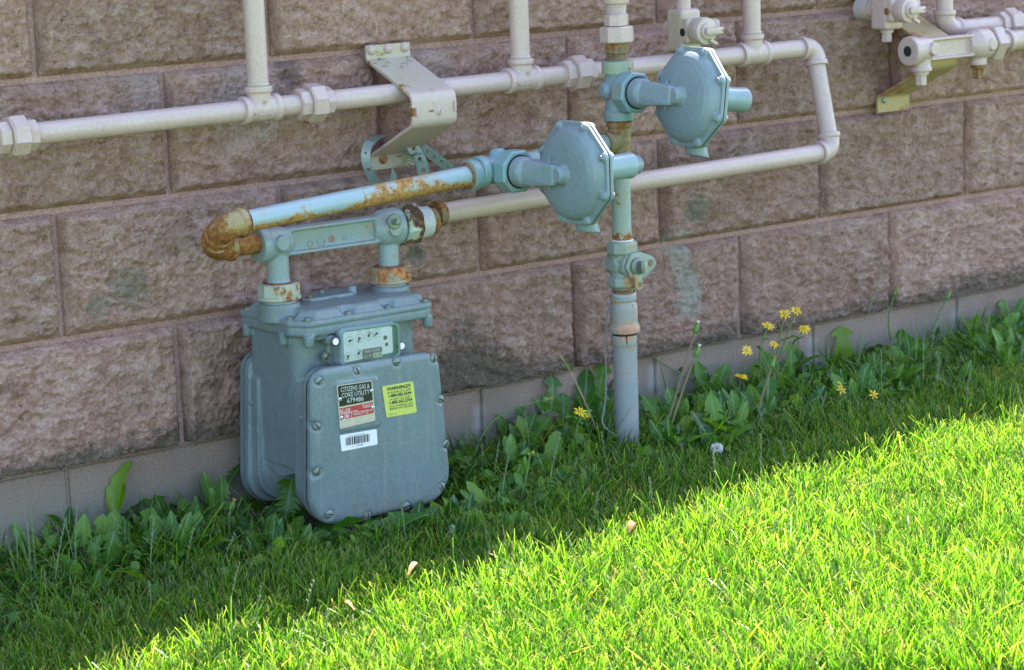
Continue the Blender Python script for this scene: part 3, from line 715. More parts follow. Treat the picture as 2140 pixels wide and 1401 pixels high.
box(bm, (XR+.003, YR-.0225, (zr(640)+zr(668))/2+.004), (.0025, .004, .026))
cast(ris, 'insulating_bushing', bm, M_SALMON, .0011, 2)
bm = BM(); L_ = zr(596)-zr(614); lathe(bm, (XR, YR, zr(614)), Z1, [(0, .0165)]+[(L_*(i+.5)/8, .0168 if i % 2 else .0158) for i in range(8)]+[(L_, .0165)], 32); part(ris, 'threaded_nipple', bm, M_DARKRUST)
bm = BM(); pts = [V((XR+math.cos(a)*.0205, YR+math.sin(a)*.0205, zr(611)+.0045*math.cos(a-1.0))) for a in [2*math.pi*i/28 for i in range(29)]]
sweep(bm, pts, .0017, 8); part(ris, 'wire_ring', bm, M_BEIGE_R)
# valve
zc = zr(553); bm = BM()
nut(bm, (XR, YR, 0), Z1, zr(600), zr(577), .0272, 8, .35, .003); nut(bm, (XR, YR, 0), Z1, zr(531), zr(505), .0275, 8, .35, .003)
lathe(bm, (XR, YR, zr(604)), Z1, [(0, .020), (zr(502)-zr(604), .0215)], 32)
nut(bm, (XR, YR, zc), -Y1, -.028, .026, .0215, 8, .39, .002)
nut(bm, (XR, YR, zc), -X1, 0, .024, .013, 6, .2, .002)
cast(ris, 'valve_body', bm, M_VALVE, .0011, 5)
lug = BM(); ol = []
cl = V((XR+.004, 0, zc)); yl = YR-.029
tri = [(-.024, .0), (-.012, .022), (.008, .024), (.037, .012), (.044, .002), (.040, -.008), (.014, -.022), (-.012, -.021)]
plate(lug, round_poly([(cl.x+a, cl.z+b) for a, b in tri], .006), 'y', yl, yl-.0045, round_=.0012)
lugo = part(ris, 'lock_wing', lug, M_VALVE, 40)
bm = BM(); lathe(bm, (cl.x+.031, yl-.0046, cl.z+.002), -Y1, [(0, .0062), (.0006, .0062)], 20); part(lugo, 'lock_hole', bm, M_RUSTBOLT)
bm = BM(); lathe(bm, (cl.x, yl-.003, cl.z), -Y1, [(0, .0150), (.006, .0150), (.007, .0135)], 28); stem = part(ris, 'plug_stem', bm, M_BOLT)
bm = BM(); box(bm, (cl.x+.0015, yl-.014, cl.z-.001), (.009, .014, .021), bev=.0015); part(stem, 'stem_tee', bm, M_BOLT)
bm = BM(); box(bm, (cl.x+.0065, yl-.0185, cl.z-.001), (.006, .006, .019), bev=.001); part(stem, 'stem_pin', bm, M_NUT)
bm = BM(); plate(bm, round_poly([(cl.x-.010, cl.z-.010), (cl.x+.006, cl.z-.010), (cl.x+.0105, cl.z-.040), (cl.x-.006, cl.z-.042)], .005), 'y', yl-.0052, yl-.0092, round_=.0012)
ky = part(ris, 'key_tab', bm, M_VALVE, 40); bm = BM(); lathe(bm, (cl.x+.002, yl-.0093, cl.z-.032), -Y1, [(0, .0048), (.0006, .0048)], 20); part(ky, 'lock_hole', bm, M_DARKRUST)
bm = BM(); lathe(bm, (XR, YR, zr(504)), Z1, [(0, .0205), (.0025, .0195), (.003, .0172)], 36)
so = part(ris, 'white_sealant', bm, M_WHITE)
pipe(ris, (XR, YR, zr(510)), (XR, YR, zr(325)), M_RISER)
# rusted tee whose branch feeds the lower regulator
PB = at(1275, 300, YR); A_L = at(540, 458, -.235)
zt = zr(293); AD = (A_L-V((XR, YR, zt))).normalized()
tee(ris, (XR, YR, zt), Z1, AD, M_RUST, .033, .036)
bm = BM(); L_ = zr(246)-zr(266); lathe(bm, (XR, YR, zr(266)), Z1, [(0, .0165)]+[(L_*(i+.5)/10, .0168 if i % 2 else .0158) for i in range(10)]+[(L_, .0165)], 32); part(ris, 'threaded_nipple', bm, M_DARKRUST)
# bushing above the upper regulator
zt0 = zr(128); bm = BM(); L_ = zr(108)-zt0; lathe(bm, (XR, YR, zt0), Z1, [(0, .0165)]+[(L_*(i+.5)/8, .0175 if i % 2 else .0165) for i in range(8)]+[(L_, .017)], 32); part(ris, 'threaded_nipple', bm, M_DARKRUST)
bm = BM(); nut(bm, (XR, YR, 0), Z1, zr(112), zr(86), .0218, 6, .2, .002); part(ris, 'hex_bushing', bm, M_DARKRUST, 25)

# beige union and pipe above
bu = thing('union_riser', 'short beige pipe with octagonal union above the rusted bushing of the blue riser', 'gas pipe', (XR, YR, zr(88)))
bm = BM(); nut(bm, (XR, YR, 0), Z1, zr(88), zr(54), .0295, 8, .36, .002); part(bu, 'union_nut', bm, M_BEIGE, 25)
bm = BM(); nut(bm, (XR, YR, 0), Z1, zr(54)+.0002, zr(28), .0208, 8, .3, .0015); part(bu, 'union_end', bm, M_BEIGE, 25)
bm = BM(); L_ = zr(0)-zr(28); lathe(bm, (XR, YR, zr(28)+.0003), Z1, [(0, .0175)]+[(L_*(i+.5)/14, .0180 if i % 2 else .0172) for i in range(14)]+[(L_, .0175)], 32); part(bu, 'thread', bm, M_BEIGE)
bm = BM(); lathe(bm, (XR, YR, zr(6)), Z1, [(0, .0215), (.002, .0225), (.011, .0225), (.014, .0200), (.05, .0200), (.052, .0225), (.062, .0225), (.064, .017)], 32); part(bu, 'coupling', bm, M_BEIGE)
pipe(bu, (XR, YR, zr(6)+.06), (XR, YR, zr(6)+.9), M_BEIGE)

# tracer wire
wr = thing('tracer_wire', 'thin grey wire looping down beside the blue riser and round its foot', 'wire', (XR-.03, YR-.02, ground_z(XR)))
W = [at(1284, 615, -.184), at(1271, 640, -.18), at(1265, 690, -.175), at(1266, 760, -.175), at(1268, 820, -.18), at(1262, 860, -.185), at(1257, 882, -.19), at(1262, 893, -.20), at(1282, 908, -.205), at(1305, 919, -.198), at(1322, 922, -.18)]
P_ = []
for i in range(len(W)-1):
    for k in range(5): P_.append(W[i].lerp(W[i+1], k/5))
P_.append(W[-1])
for _ in range(8): P_ = [P_[0]]+[(a+b*2+c)/4 for a, b, c in zip(P_, P_[1:], P_[2:])]+[P_[-1]]
bm = BM(); sweep(bm, P_, .0013, 8); part(wr, 'wire_strand', bm, M_WIRE)
bm = BM(); sweep(bm, [at(1323, 590, -.18), at(1345, 580, -.17), at(1360, 570, -.16), at(1369, 572, -.16), at(1376, 562, -.16)], .0012, 8); part(wr, 'wire_tail', bm, M_WIRE)

# ------------------------------------------------------------------ rusty supply pipe into the meter bar
A_R = at(1045, 354, -.217)
AL = at(466, 474, -.232); AD = (AL-A_R).normalized()
E2 = at(443, 521, -.172)
TH = (.298, -.17)
zbar = 0.3385
sup_loc = V((AL.x, AL.y, AL.z))
am = A_L.lerp(A_R, .45)
M_SUP = paint('light_blue_pipe_paint', (0.275, 0.37, 0.43), (0.29, 0.36, 0.37), rust=0.28, rough=0.36, under=0.44, grime=0.12, scale=42,
              zones=[(at(800, 404, -.21), .085, .24), (at(870, 385, -.225), .075, .17), (at(985, 368, -.19), .030, .40), (at(540, 455, -.235), .016, .2)],
              rustcol=((0.10, 0.04, 0.015), (0.36, 0.17, 0.05), (0.48, 0.29, 0.10)))
M_ELB = paint('rusted_elbow_paint', (0.36, 0.25, 0.10), (0.20, 0.115, 0.04), rust=0.52, rough=0.45, under=0.22, grime=0.3, scale=30,
              rustcol=((0.06, 0.025, 0.01), (0.24, 0.085, 0.022), (0.38, 0.18, 0.05)))
sup = thing('supply_pipe', 'sky blue pipe streaked with rust from the lower regulator to a double elbow', 'gas pipe', sup_loc)
cA = A_R+AD*0.052
pipe(sup, cA-AD*.02, A_L+AD*.02, M_SUP)
b1 = A_R.lerp(AL, 0)+AD*((AL-A_R).length-.030)
mid = AL.lerp(E2, .5); VD = (E2-AL).normalized()
e2m = V((E2.x, E2.y, E2.z)); nd = X1
elbow(sup, AL-AD*0.036, AL, AL+VD*0.033, M_ELB, .0205, .0232)
elbow(sup, E2-VD*0.031, E2, E2+X1*0.036, M_ELB, .0205, .0232)
bm = BM(); lathe(bm, AL-AD*.036, -AD, [(0, .0222), (.0022, .0222), (.0028, .0185), (.004, .0185), (.0046, .0205), (.0066, .0205), (.0074, .0172)], 36); part(sup, 'thread', bm, M_DARKRUST)
pipe(sup, E2+X1*0.03, V((.275, E2.y, E2.z)), M_ELB, .0165, 'nipple')
bm = BM(); lathe(bm, E2+X1*.036, X1, [(0, .0205), (.003, .0200), (.004, .0168)], 36); part(sup, 'thread', bm, M_DARKRUST)

# ------------------------------------------------------------------ pressure regulators
def make_regulator(T, along, body_top=None, plug=True):
    """local frame: origin on the pipe axis, nut towards -y, diaphragm case towards +x"""
    along = V(along).normalized(); bm = BM()
    lathe(bm, -along*0.050, along, [(0, .0262), (.014, .0268), (.018, .0228), (.082, .0228), (.086, .0268), (.100, .0262)], 36)
    lathe(bm, (0, 0, 0), -Y1, [(0, .0245), (.028, .0245)], 32)
    if body_top: lathe(bm, (0, 0, 0), body_top, [(0, .016), (.026, .016), (.034, .010)], 24)
    cast(T, 'valve_body', bm, M_REG_B, .0012, 6, local=True)
    bm = BM(); nut(bm, (0, 0, 0), -Y1, .022, .052, .0365, 8, .39, .0025); part(T, 'union_nut', bm, M_REG_B, 25, local=True)
    bm = BM(); lathe(bm, (0, -.0505, 0), -Y1, [(0, .0278), (.0022, .0278)], 32); part(T, 'gasket_gap', bm, M_BLACK, local=True)
    D = V((.045, -.140, 0)); bm = BM()
    lathe(bm, (0, -.052, 0), -Y1, [(0, .0255), (.016, .0250), (.022, .0225)], 32)
    hull(bm, ring_pts((0, -.060, 0), Y1, .021, 16)+[V((-.010, -.085, s*.0205)) for s in (-1, 1)]+[V((.020, -.075, s*.0195)) for s in (-1, 1)]
         + [V((-.002, -.135, s*.0165)) for s in (-1, 1)]+[V((.030, -.150, s*.0125)) for s in (-1, 1)]+[V((.034, -.10, s*.0195)) for s in (-1, 1)])
    lathe(bm, (.0, D.y, 0), X1, [(0, .0125), (.020, .0190), (.036, .0200)], 24)
    box(bm, (.012, -.112, .0205), (.004, .004, .010)); box(bm, (.012, -.112, -.0205), (.004, .004, .010))
    # lower case: shallow dome inside an octagonal flange
    lathe(bm, (D.x, D.y, 0), -X1, [(0.001, .0765), (.008, .0760), (.014, .0735), (.020, .067), (.0245, .057), (.0275, .044), (.029, .028)], 48)
    n8 = [2*math.pi*(i+.5)/8 for i in range(8)]
    def octo(t, r, n=8): return [V((t, D.y+math.cos(a)*r, math.sin(a)*r)) for a in n8]
    ol = round_poly([(D.y+math.cos(a)*.0900, math.sin(a)*.0900) for a in n8], .016, 5)
    def fl(bm_, x0, x1):
        a = [bm_.verts.new((x0, p[0], p[1])) for p in ol]; b = [bm_.verts.new((x1, p[0], p[1])) for p in ol]; n_ = len(ol)
        for i in range(n_): bm_.faces.new((a[i], a[(i+1) % n_], b[(i+1) % n_], b[i]))
        bm_.faces.new(a[::-1]); bm_.faces.new(b)
    fl(bm, D.x-.0065, D.x-.0006)
    for a in n8:
        c_ = V((D.x-.001, D.y+math.cos(a)*.0805, math.sin(a)*.0805)); lathe(bm, c_, -X1, [(0, .0078), (.0085, .0072), (.010, .0055)], 16)
        c2 = V((D.x-.001, D.y+math.cos(a)*.066, math.sin(a)*.066)); hull(bm, ring_pts(c_-X1*.006, X1, .006, 8)+ring_pts(c2-X1*.004, X1, .006, 8)+ring_pts(c_, X1, .006, 8)+ring_pts(c2, X1, .006, 8))
    cast(T, 'lower_case', bm, M_REG, .0014, 5, local=True)
    raised_text(T, 'FISHER', .0095, (.010, -.1425+.02, .003), X1, Z1, M_REG) if False else None
    bm = BM(); fl(bm, D.x+.0012, D.x+.0075)
    lathe(bm, (D.x, D.y, 0), X1, [(.001, .074), (.010, .073), (.018, .066), (.026, .050), (.030, .036), (.033, .0255), (.050, .0235)], 48)
    hull(bm, ring_pts((D.x+.012, D.y+.004, -.058), Z1, .016, 14)+ring_pts((D.x+.020, D.y+.004, -.070), Z1, .0165, 14)+ring_pts((D.x+.024, D.y+.002, -.099), V((.15, 0, 1)), .0205, 16)+ring_pts((D.x+.005, D.y, -.04), Z1, .016, 14))
    for a in n8: lathe(bm, V((D.x+.001, D.y+math.cos(a)*.0805, math.sin(a)*.0805)), X1, [(0, .0076), (.010, .0072), (.012, .005)], 16)
    cast(T, 'upper_case', bm, M_REG, .0014, 5, local=True)
    bm = BM(); ol2 = ol
    a = [bm.verts.new((D.x-.0007, D.y+(p[0]-D.y)*.985, p[1]*.985)) for p in ol]; b = [bm.verts.new((D.x+.0013, D.y+(p[0]-D.y)*.985, p[1]*.985)) for p in ol]
    for i in range(len(ol)): bm.faces.new((a[i], a[(i+1) % len(ol)], b[(i+1) % len(ol)], b[i]))
    part(T, 'diaphragm_edge', bm, M_BLACK, local=True)
    bm = BM(); lathe(bm, (D.x+.048, D.y, 0), X1, [(0, .0208), (.060, .0208), (.0625, .0218), (.068, .0218), (.0690, .0205)], 36)
    cap = part(T, 'spring_tower', bm, M_REG_T, 40, local=True)
    if plug:
        bm = BM(); lathe(bm, (D.x+.1172, D.y, 0), X1, [(0, .0165), (.014, .0160), (.019, .012), (.020, .006)], 28); part(T, 'end_plug', bm, M_REG, 40, local=True)
    for a in n8:
        bm = BM(); nut(bm, (D.x-.0105, D.y+math.cos(a)*.0805, math.sin(a)*.0805), -X1, 0, .003, .0048, 6, a, .0006); part(T, 'case_bolt', bm, M_REG, 25, local=True)
    return T
M_REG_T = paint('regulator_tower_paint', (0.26, 0.36, 0.38), REGC, rust=0.05, rough=0.22, grime=0.1)
angA = math.atan2(A_L.y-A_R.y, A_L.x-A_R.x)-math.pi    # pipe heading
reg1 = thing('pressure_regulator', 'lower blue-grey gas pressure regulator with octagonal case on the rusty supply pipe', 'regulator', A_R, 'blue-grey gas pressure regulators', rot=(0, 0, angA))
make_regulator(reg1, (1, 0, 0), (0, 0.2, 1), True)
raised_text(reg1, 'LINE', .009, reg1.location, X1, Z1, M_REG) if False else None
bm = BM(); s_ = Matrix.Rotation(angA, 3, 'Z') @ V((-1, 0, 0))
c0 = A_R+AD*.048; lathe(bm, c0, AD, [(0, .0235), (.006, .0262), (.018, .0262), (.0195, .0235)], 36); part(sup, 'coupling', bm, M_REG_B)
bm = BM(); lathe(bm, c0+AD*.0195, AD, [(0, .0225), (.002, .0220), (.003, .0172)], 36); part(sup, 'thread', bm, M_DARKRUST)
BR = V((XR, YR, zt)); bd = (BR-A_R).normalized()
pipe(ris, A_R+bd*.045, BR-bd*.030, M_RISER, RP, 'nipple')
reg2_o = V((XR, YR, zr(190)))
reg2 = thing('pressure_regulator', 'upper blue gas pressure regulator with octagonal case standing out from the top of the riser', 'regulator', reg2_o, 'blue-grey gas pressure regulators', rot=(0, math.radians(7.5), 0))
make_regulator(reg2, (-.13, 0, 1), (-1, .15, 0), False)
bm = BM(); lathe(bm, (XR, YR, zr(152)), Z1, [(0, .0268), (.004, .0272), (zr(126)-zr(152)-.001, .0272), (zr(126)-zr(152), .0255)], 36); part(ris, 'rusty_mouth', bm, paint('rust_run_paint', (0.27, 0.37, 0.34), (0.28, 0.31, 0.2), rust=0.44, rough=.5, scale=60))

# ------------------------------------------------------------------ meter bars
def make_bar(T, xl, xr, y, z, zleg, mat, s=1.0, nipple_in=True, hole=False, zl2=None, lug=-.004):
    bm = BM()
    # left boss
    lathe(bm, (xl-.036*s, y, z), X1, [(0, .0265*s), (.002*s, .0280*s), (.014*s, .0280*s), (.017*s, .0245*s), (.046*s, .0245*s), (.056*s, .017*s)], 36)
    bmesh.ops.create_uvsphere(bm, u_segments=28, v_segments=18, radius=.0225*s, matrix=Matrix.Translation((xl+.008*s, y, z)))
    lathe(bm, (xl+lug*s, y, z+.002*s), -Y1, [(0, .013*s), (.0285*s, .0125*s), (.030*s, .0105*s)], 24)
    lathe(bm, (xl, y, zleg), Z1, [(0, .0178*s), (z-zleg, .0178*s)], 32)
    lathe(bm, (xl, y, zleg), Z1, [(0, .0205*s), (.007*s, .0205*s), (.011*s, .0178*s)], 32)
    # right boss
    lathe(bm, (xr-.032*s, y, z), X1, [(0, .016*s), (.010*s, .024*s), (.022*s, .030*s), (.046*s, .0312*s), (.052*s, .0305*s)], 36)
    bmesh.ops.create_uvsphere(bm, u_segments=28, v_segments=18, radius=.0295*s, matrix=Matrix.Translation((xr+.004*s, y, z)))
    lathe(bm, (xr+lug*s, y, z), -Y1, [(0, .0125*s), (.032*s, .0120*s), (.0335*s, .0105*s)], 24)
    zr_ = zl2 if zl2 is not None else zleg
    lathe(bm, (xr, y, zr_), Z1, [(0, .0168*s), (z-zr_, .0168*s)], 32)
    # I-beam
    xa, xb = xl+.01*s, xr-.01*s; xc, xw = (xa+xb)/2, xb-xa
    box(bm, (xc, y, z), (xw, .010*s, .034*s))
    box(bm, (xc, y, z+.0185*s), (xw, .026*s, .0052*s), bev=.001*s); box(bm, (xc, y, z-.0185*s), (xw, .026*s, .0052*s), bev=.001*s)
    cast(T, 'bar_casting', bm, mat, .0013, 5)
bar = thing('meter_bar', 'blue cast bar with chipped rusty nuts joining the supply pipe to the gas meter', 'meter bar', (.403, -.17, zbar))
make_bar(bar, .297, .506, -.172, zbar, .268, M_BAR, zl2=.262)
for px, py in ((1165, 465),):
    pass
bm = BM(); c_ = at(693, 500, -.1775); lathe(bm, (c_.x, -.1765, c_.z), -Y1, [(0, .0062), (.0008, .0062)], 20); part(bar, 'drilled_hole', bm, M_JOINT)
for px, py, w in ((671, 505, .0078), (648, 510, .005), (720, 497, .004)):
    c_ = at(px, py, -.177); bm = BM(); lathe(bm, (c_.x, -.176, c_.z), -Y1, [(0, w), (.0018, w), (.0022, w*.8), (.0012, w*.8)], 24); part(bar, 'cast_ring', bm, M_BAR)
# plug in the round lug
c_ = at(824, 463, -.206); bm = BM(); lathe(bm, (c_.x, -.2045, c_.z), -Y1, [(0, .0125), (.003, .0125), (.004, .011)], 24); box(bm, (c_.x, -.213, c_.z), (.0085, .012, .0085), Matrix.Rotation(.4, 3, 'Y'), .001); part(bar, 'square_plug', bm, M_BOLT, 25)
M_NUTL = paint('chipped_swivel_nut', (0.34, 0.41, 0.38), (0.40, 0.41, 0.31), rust=0.39, rough=.45, scale=55, zones=[(( .283, -.20, .266), .013, .22), ((.30, -.205, .248), .02, .12)])
M_NUTR = paint('rust_eaten_nut', (0.30, 0.33, 0.29), (0.42, 0.20, 0.10), rust=0.50, rough=.7, scale=38, bump=.9, rustcol=((0.09, 0.025, 0.012), (0.42, 0.14, 0.05), (0.58, 0.29, 0.13)))
ZS = .2465
for xx, M_, nm in ((.297, M_NUTL, ''), (.506, M_NUTR, '')):
    bm = BM(); nut(bm, (xx, -.172, 0), Z1, ZS+.004, ZS+.0285, .0328, 8, .25, .002); lathe(bm, (xx, -.172, ZS+.0025), Z1, [(0, .0325), (.0015, .0345), (.005, .0345), (.0065, .032)], 36)
    part(bar, 'swivel_nut', bm, M_, 25)
    bm = BM(); lathe(bm, (xx, -.172, ZS+.026), Z1, [(0, .0245), (.0035, .0245), (.0045, .019)], 36); part(bar, 'rusty_collar', bm, M_DARKRUST)
# lumps of peeling rust on the right nut
bm = BM()
for k in range(26):
    a = random.uniform(-2.9, 0.4); zz = ZS+random.uniform(.004, .028); r_ = .0325; c_ = V((.506+math.cos(a)*r_, -.172+math.sin(a)*r_, zz))
    bmesh.ops.create_icosphere(bm, subdivisions=1, radius=random.uniform(.002, .0045), matrix=Matrix.Translation(c_) @ Matrix.Diagonal((1, 1, .7, 1)))
cast(bar, 'rust_scale', bm, M_NUTR, .0009, 2)
# union at the right end with peeling paint
M_PEEL = paint('peeling_union_paint', (0.50, 0.60, 0.57), (0.20, 0.24, 0.22), rust=0.54, rough=.4, scale=26, rustcol=((0.02, 0.01, 0.008), (0.07, 0.03, 0.018), (0.30, 0.14, 0.05)), bump=.5)
ub = V((.5095+.0205, -.172, zbar)); ud = (low_end-ub).normalized()
bm = BM(); nut(bm, ub, X1, 0, .030, .0350, 8, .2, .003); part(bar, 'union_nut', bm, M_PEEL, 25)
bm = BM(); lathe(bm, ub+X1*.030, X1, [(0, .0285), (.010, .0272), (.016, .0255), (.024, .0255)], 36); part(bar, 'union_end', bm, paint('pinkish_union_paint', (0.55, 0.47, 0.50), (0.46, 0.52, 0.55), rust=.25, rough=.35))
bm = BM(); lathe(bm, ub+X1*.0545, X1, [(0, .0240), (.004, .0245), (.008, .021), (.013, .0215), (.014, .018)], 36); part(bar, 'rusty_collar', bm, paint('orange_rust', (.30, .10, .04), (.2, .06, .02), rust=.5, rough=.8, bump=.8))

bar2_l = at(1925, 106, -.17); bar2_r = at(2044, 93, -.17)
bar2 = thing('meter_bar', 'beige cast meter bar with an open end and two plugged outlets above the rusty bracket', 'meter bar', ((bar2_l.x+bar2_r.x)/2, -.17, bar2_l.z))
S2 = 1.0
zz2 = bar2_l.z+.001
make_bar(bar2, bar2_l.x, bar2_r.x, -.17, zz2, zz2-.040, M_BEIGE, 1.0, hole=True, lug=.009)
ph = V((bar2_l.x-.0365, -.17, zz2))
bm = BM(); lathe(bm, ph, -X1, [(0, .0100), (.0006, .0100)], 24); part(bar2, 'open_port', bm, M_BLACK)
for xx, m_ in ((bar2_l.x, M_BEIGE), (bar2_r.x, M_DARKRUST)):
    bm = BM(); lathe(bm, (xx, -.17, zz2-.046), Z1, [(0, .0145), (.006, .0145)], 24); nut(bm, (xx, -.17, zz2-.067), Z1, 0, .021, .0115, 6, .3, .001); part(bar2, 'outlet_plug', bm, m_, 25)
for px, py in ((2082, 100),):
    c_ = V((bar2_r.x+.026, -.17, zz2)); bm = BM(); nut(bm, c_, X1, 0, .026, .036, 6, .0, .002); part(bar2, 'union_nut', bm, M_BEIGE, 25)
    bm = BM(); nut(bm, c_, X1, .0262, .040, .0225, 8, .2, .001); part(bar2, 'union_end', bm, M_BEIGE, 25)
bd2 = X1
# second run of beige pipes in the top right corner
rt = thing('branch_pipes', 'beige pipes with elbow and union running on to the right above the rusty bracket', 'gas pipe', at(1973, 40, YH))
ce = at(1974, 62, YH); 
elbow(rt, ce+Z1*.038, ce, ce+X1*.040, M_BEIGE); pipe(rt, ce+Z1*.03, ce+Z1*.9, M_BEIGE)
uu = V((at(2108, 42, YH).x, YH, ce.z)); pipe(rt, ce+X1*.03, uu-X1*.03, M_BEIGE); union(rt, uu, X1, M_BEIGE, rot=.15); pipe(rt, uu+X1*.026, uu+X1*.9, M_BEIGE)
fr = V((bar2_r.x+.066, -.17, zz2)); tee_c = fr+X1*.048
pipe(rt, fr-X1*.002, tee_c-X1*.03, M_BEIGE); tee(rt, tee_c, X1, Y1, M_BEIGE, half=.036); pipe(rt, tee_c+X1*.03, tee_c+X1*.8, M_BEIGE)

# ------------------------------------------------------------------ lockwing valves
def make_valve(T, c, mat, plug=False, s=1.0, up=1.0, hole_mat=None):
    c = V(c); bm = BM()
    box(bm, c, (.046*s, .044*s, .076*s), bev=.006*s)
    lathe(bm, c, -Y1, [(0, .0225*s), (.034*s, .0225*s), (.046*s, .0245*s), (.058*s, .0245*s)], 32)
    box(bm, c+V((-.001, -.020*s, 0)), (.042*s, .030*s, .044*s), bev=.004*s)
    nut(bm, c, Y1, 0, .040*s, .020*s, 8, .2, .003)
    cast(T, 'valve_body', bm, mat, .0013, 5)
    f = c+V((0, -.0585*s, 0))
    bm = BM(); lathe(bm, f, -Y1, [(0, .0235*s), (.003, .0235*s), (.004, .0215*s)], 32); part(T, 'end_ring', bm, mat)
    bm = BM(); lathe(bm, f-Y1*.004, -Y1, [(0, .0145*s), (.004, .0145*s), (.005, .013*s)], 28); st = part(T, 'plug_stem', bm, mat)
    bm = BM(); box(bm, f+V((.010*s, -.012*s, 0)), (.040*s, .008*s, .013*s), bev=.0025); part(T, 'lock_wing', bm, mat)
    bm = BM(); lathe(bm, f+V((.026*s, -.0161*s, 0)), -Y1, [(0, .0017), (.0004, .0017)], 12); part(T, 'lock_hole', bm, M_DARKRUST)
    bm = BM(); lathe(bm, c+V((.024*s, .0*s, .002)), V((1, -.9, 0)), [(0, .0165*s), (.040*s, .0160*s), (.046*s, .012*s)], 28); part(T, 'side_cap', bm, mat)
    bm = BM(); lathe(bm, c+V((-.0222*s, -.022*s, -.002)), -X1, [(0, .0072*s), (.0006, .0072*s)], 20); part(T, 'side_port', bm, hole_mat or M_BLACK)
    bm = BM(); box(bm, f+V((.012*s, -.006*s, -.020*s)), (.018*s, .008*s, .007*s), Matrix.Rotation(.5, 3, 'Y'), .002); part(T, 'stop_lug', bm, mat)
    if plug:
        bm = BM(); lathe(bm, c-Z1*.044*s, Z1, [(0, .013*s), (.007*s, .013*s)], 24); nut(bm, c-Z1*.062*s, Z1, 0, .019*s, .0105*s, 6, .3, .001); part(T, 'outlet_plug', bm, M_BEIGE_R, 25)
    pipe(T, c+Z1*.036*s, c+Z1*.75, M_BEIGE, .0134)
vc = at(1429, 63, -.105)
v1 = thing('lock_valve', 'beige lockable gas valve behind the upper regulator, dark round port in its side, rusty stem', 'valve', vc, 'beige lockable gas valves')
make_valve(v1, vc, M_BEIGE_R)
vc2 = at(1853, 20, -.105)
v2 = thing('lock_valve', 'beige lockable gas valve at the top right with a square plug under it', 'valve', vc2, 'beige lockable gas valves')
make_valve(v2, vc2, M_BEIGE, True, hole_mat=M_RUSTBOLT)
bm = BM(); lathe(bm, vc2+V((0, .038, 0)), Y1, [(0, .021), (.02, .0225), (.03, .0225)], 28); part(v2, 'back_collar', bm, paint('worn_collar', BEIGE, (.3, .4, .42), rust=.2))
# ------------------------------------------------------------------ gas meter
MX0, MX1 = .283, .527
met = thing('gas_meter', 'blue-grey gas meter with dial window, utility plate and yellow sticker hanging from the cast bar', 'gas meter', (.405, -.17, -.11))
body = BM()
# upper case
up = round_poly([(.289, -.082), (.289, -.228), (.518, -.228), (.518, -.082)], [.012, .028, .020, .012], 6)
plate(body, up, 'z', -.02, .212)
# saddle: two lobes joined by an arch
def lobe(bm, y0, y1, zt_, zb_, xl, xr, r):
    ol = round_poly([(xl, zt_), (xr, zt_), (xr+.012, zb_), (xl-.010, zb_)], [.02, .02, r, r], 8)
    plate(bm, ol, 'y', y0, y1)
hull(body, [V((x, y, z)) for x in (.291, .518) for (y, z) in ((-.085, .10), (-.225, .10), (-.085, -.02), (-.225, -.02), (-.150, -.040), (-.165, -.040))])
for (ya, yb, s) in ((-.245, -.185, 1), (-.088, -.135, -1)):
    lobe(body, ya, (ya*.55+yb*.45), .125, -.094, .286, .521, .052)
    ol = round_poly([(.292, .10), (.515, .10), (.522, -.088), (.283, -.088)], [.02, .02, .055, .055], 8)
    ins = round_poly([(.300, .10), (.507, .10), (.505, -.060), (.302, -.060)], [.02, .02, .04, .04], 8)
    hull(body, [V((p[0], (ya*.55+yb*.45), p[1])) for p in ol]+[V((p[0], yb, p[1])) for p in ins])
# flanges that carry the covers
def cov_ol(d): return round_poly([(.284-d, .150+d), (.526+d, .146+d), (.542+d, -.103-d), (.268-d, -.103-d)], [.030, .030, .052, .052], 9)
plate(body, cov_ol(-.001), 'y', -.262, -.248)
plate(body, cov_ol(-.001), 'y', -.086, -.070)
# lid flange of the body
lidol = lambda d: round_poly([(.279-d, -.073+d), (.279-d, -.222), (.300, -.253-d), (.536+d, -.253-d), (.536+d, -.073+d)], [.012, .014, .016, .016, .014], 5)
plate(body, lidol(0), 'z', .2115, .1965, round_=.004)
for (x, y) in ((.300, -.248), (.284, -.20), (.284, -.09), (.527, -.245), (.527, -.085), (.40, -.2475)):
    lathe(body, (x, y, .180), Z1, [(0, .006), (.003, .0085), (.02, .009)], 16)
hull(body, [V((x, y, z)) for (x, y) in ((.300, -.246), (.334, -.250), (.300, -.23), (.334, -.23)) for z in (.190, .205)])
cast(met, 'meter_case', body, M_METER, .0019, 5)
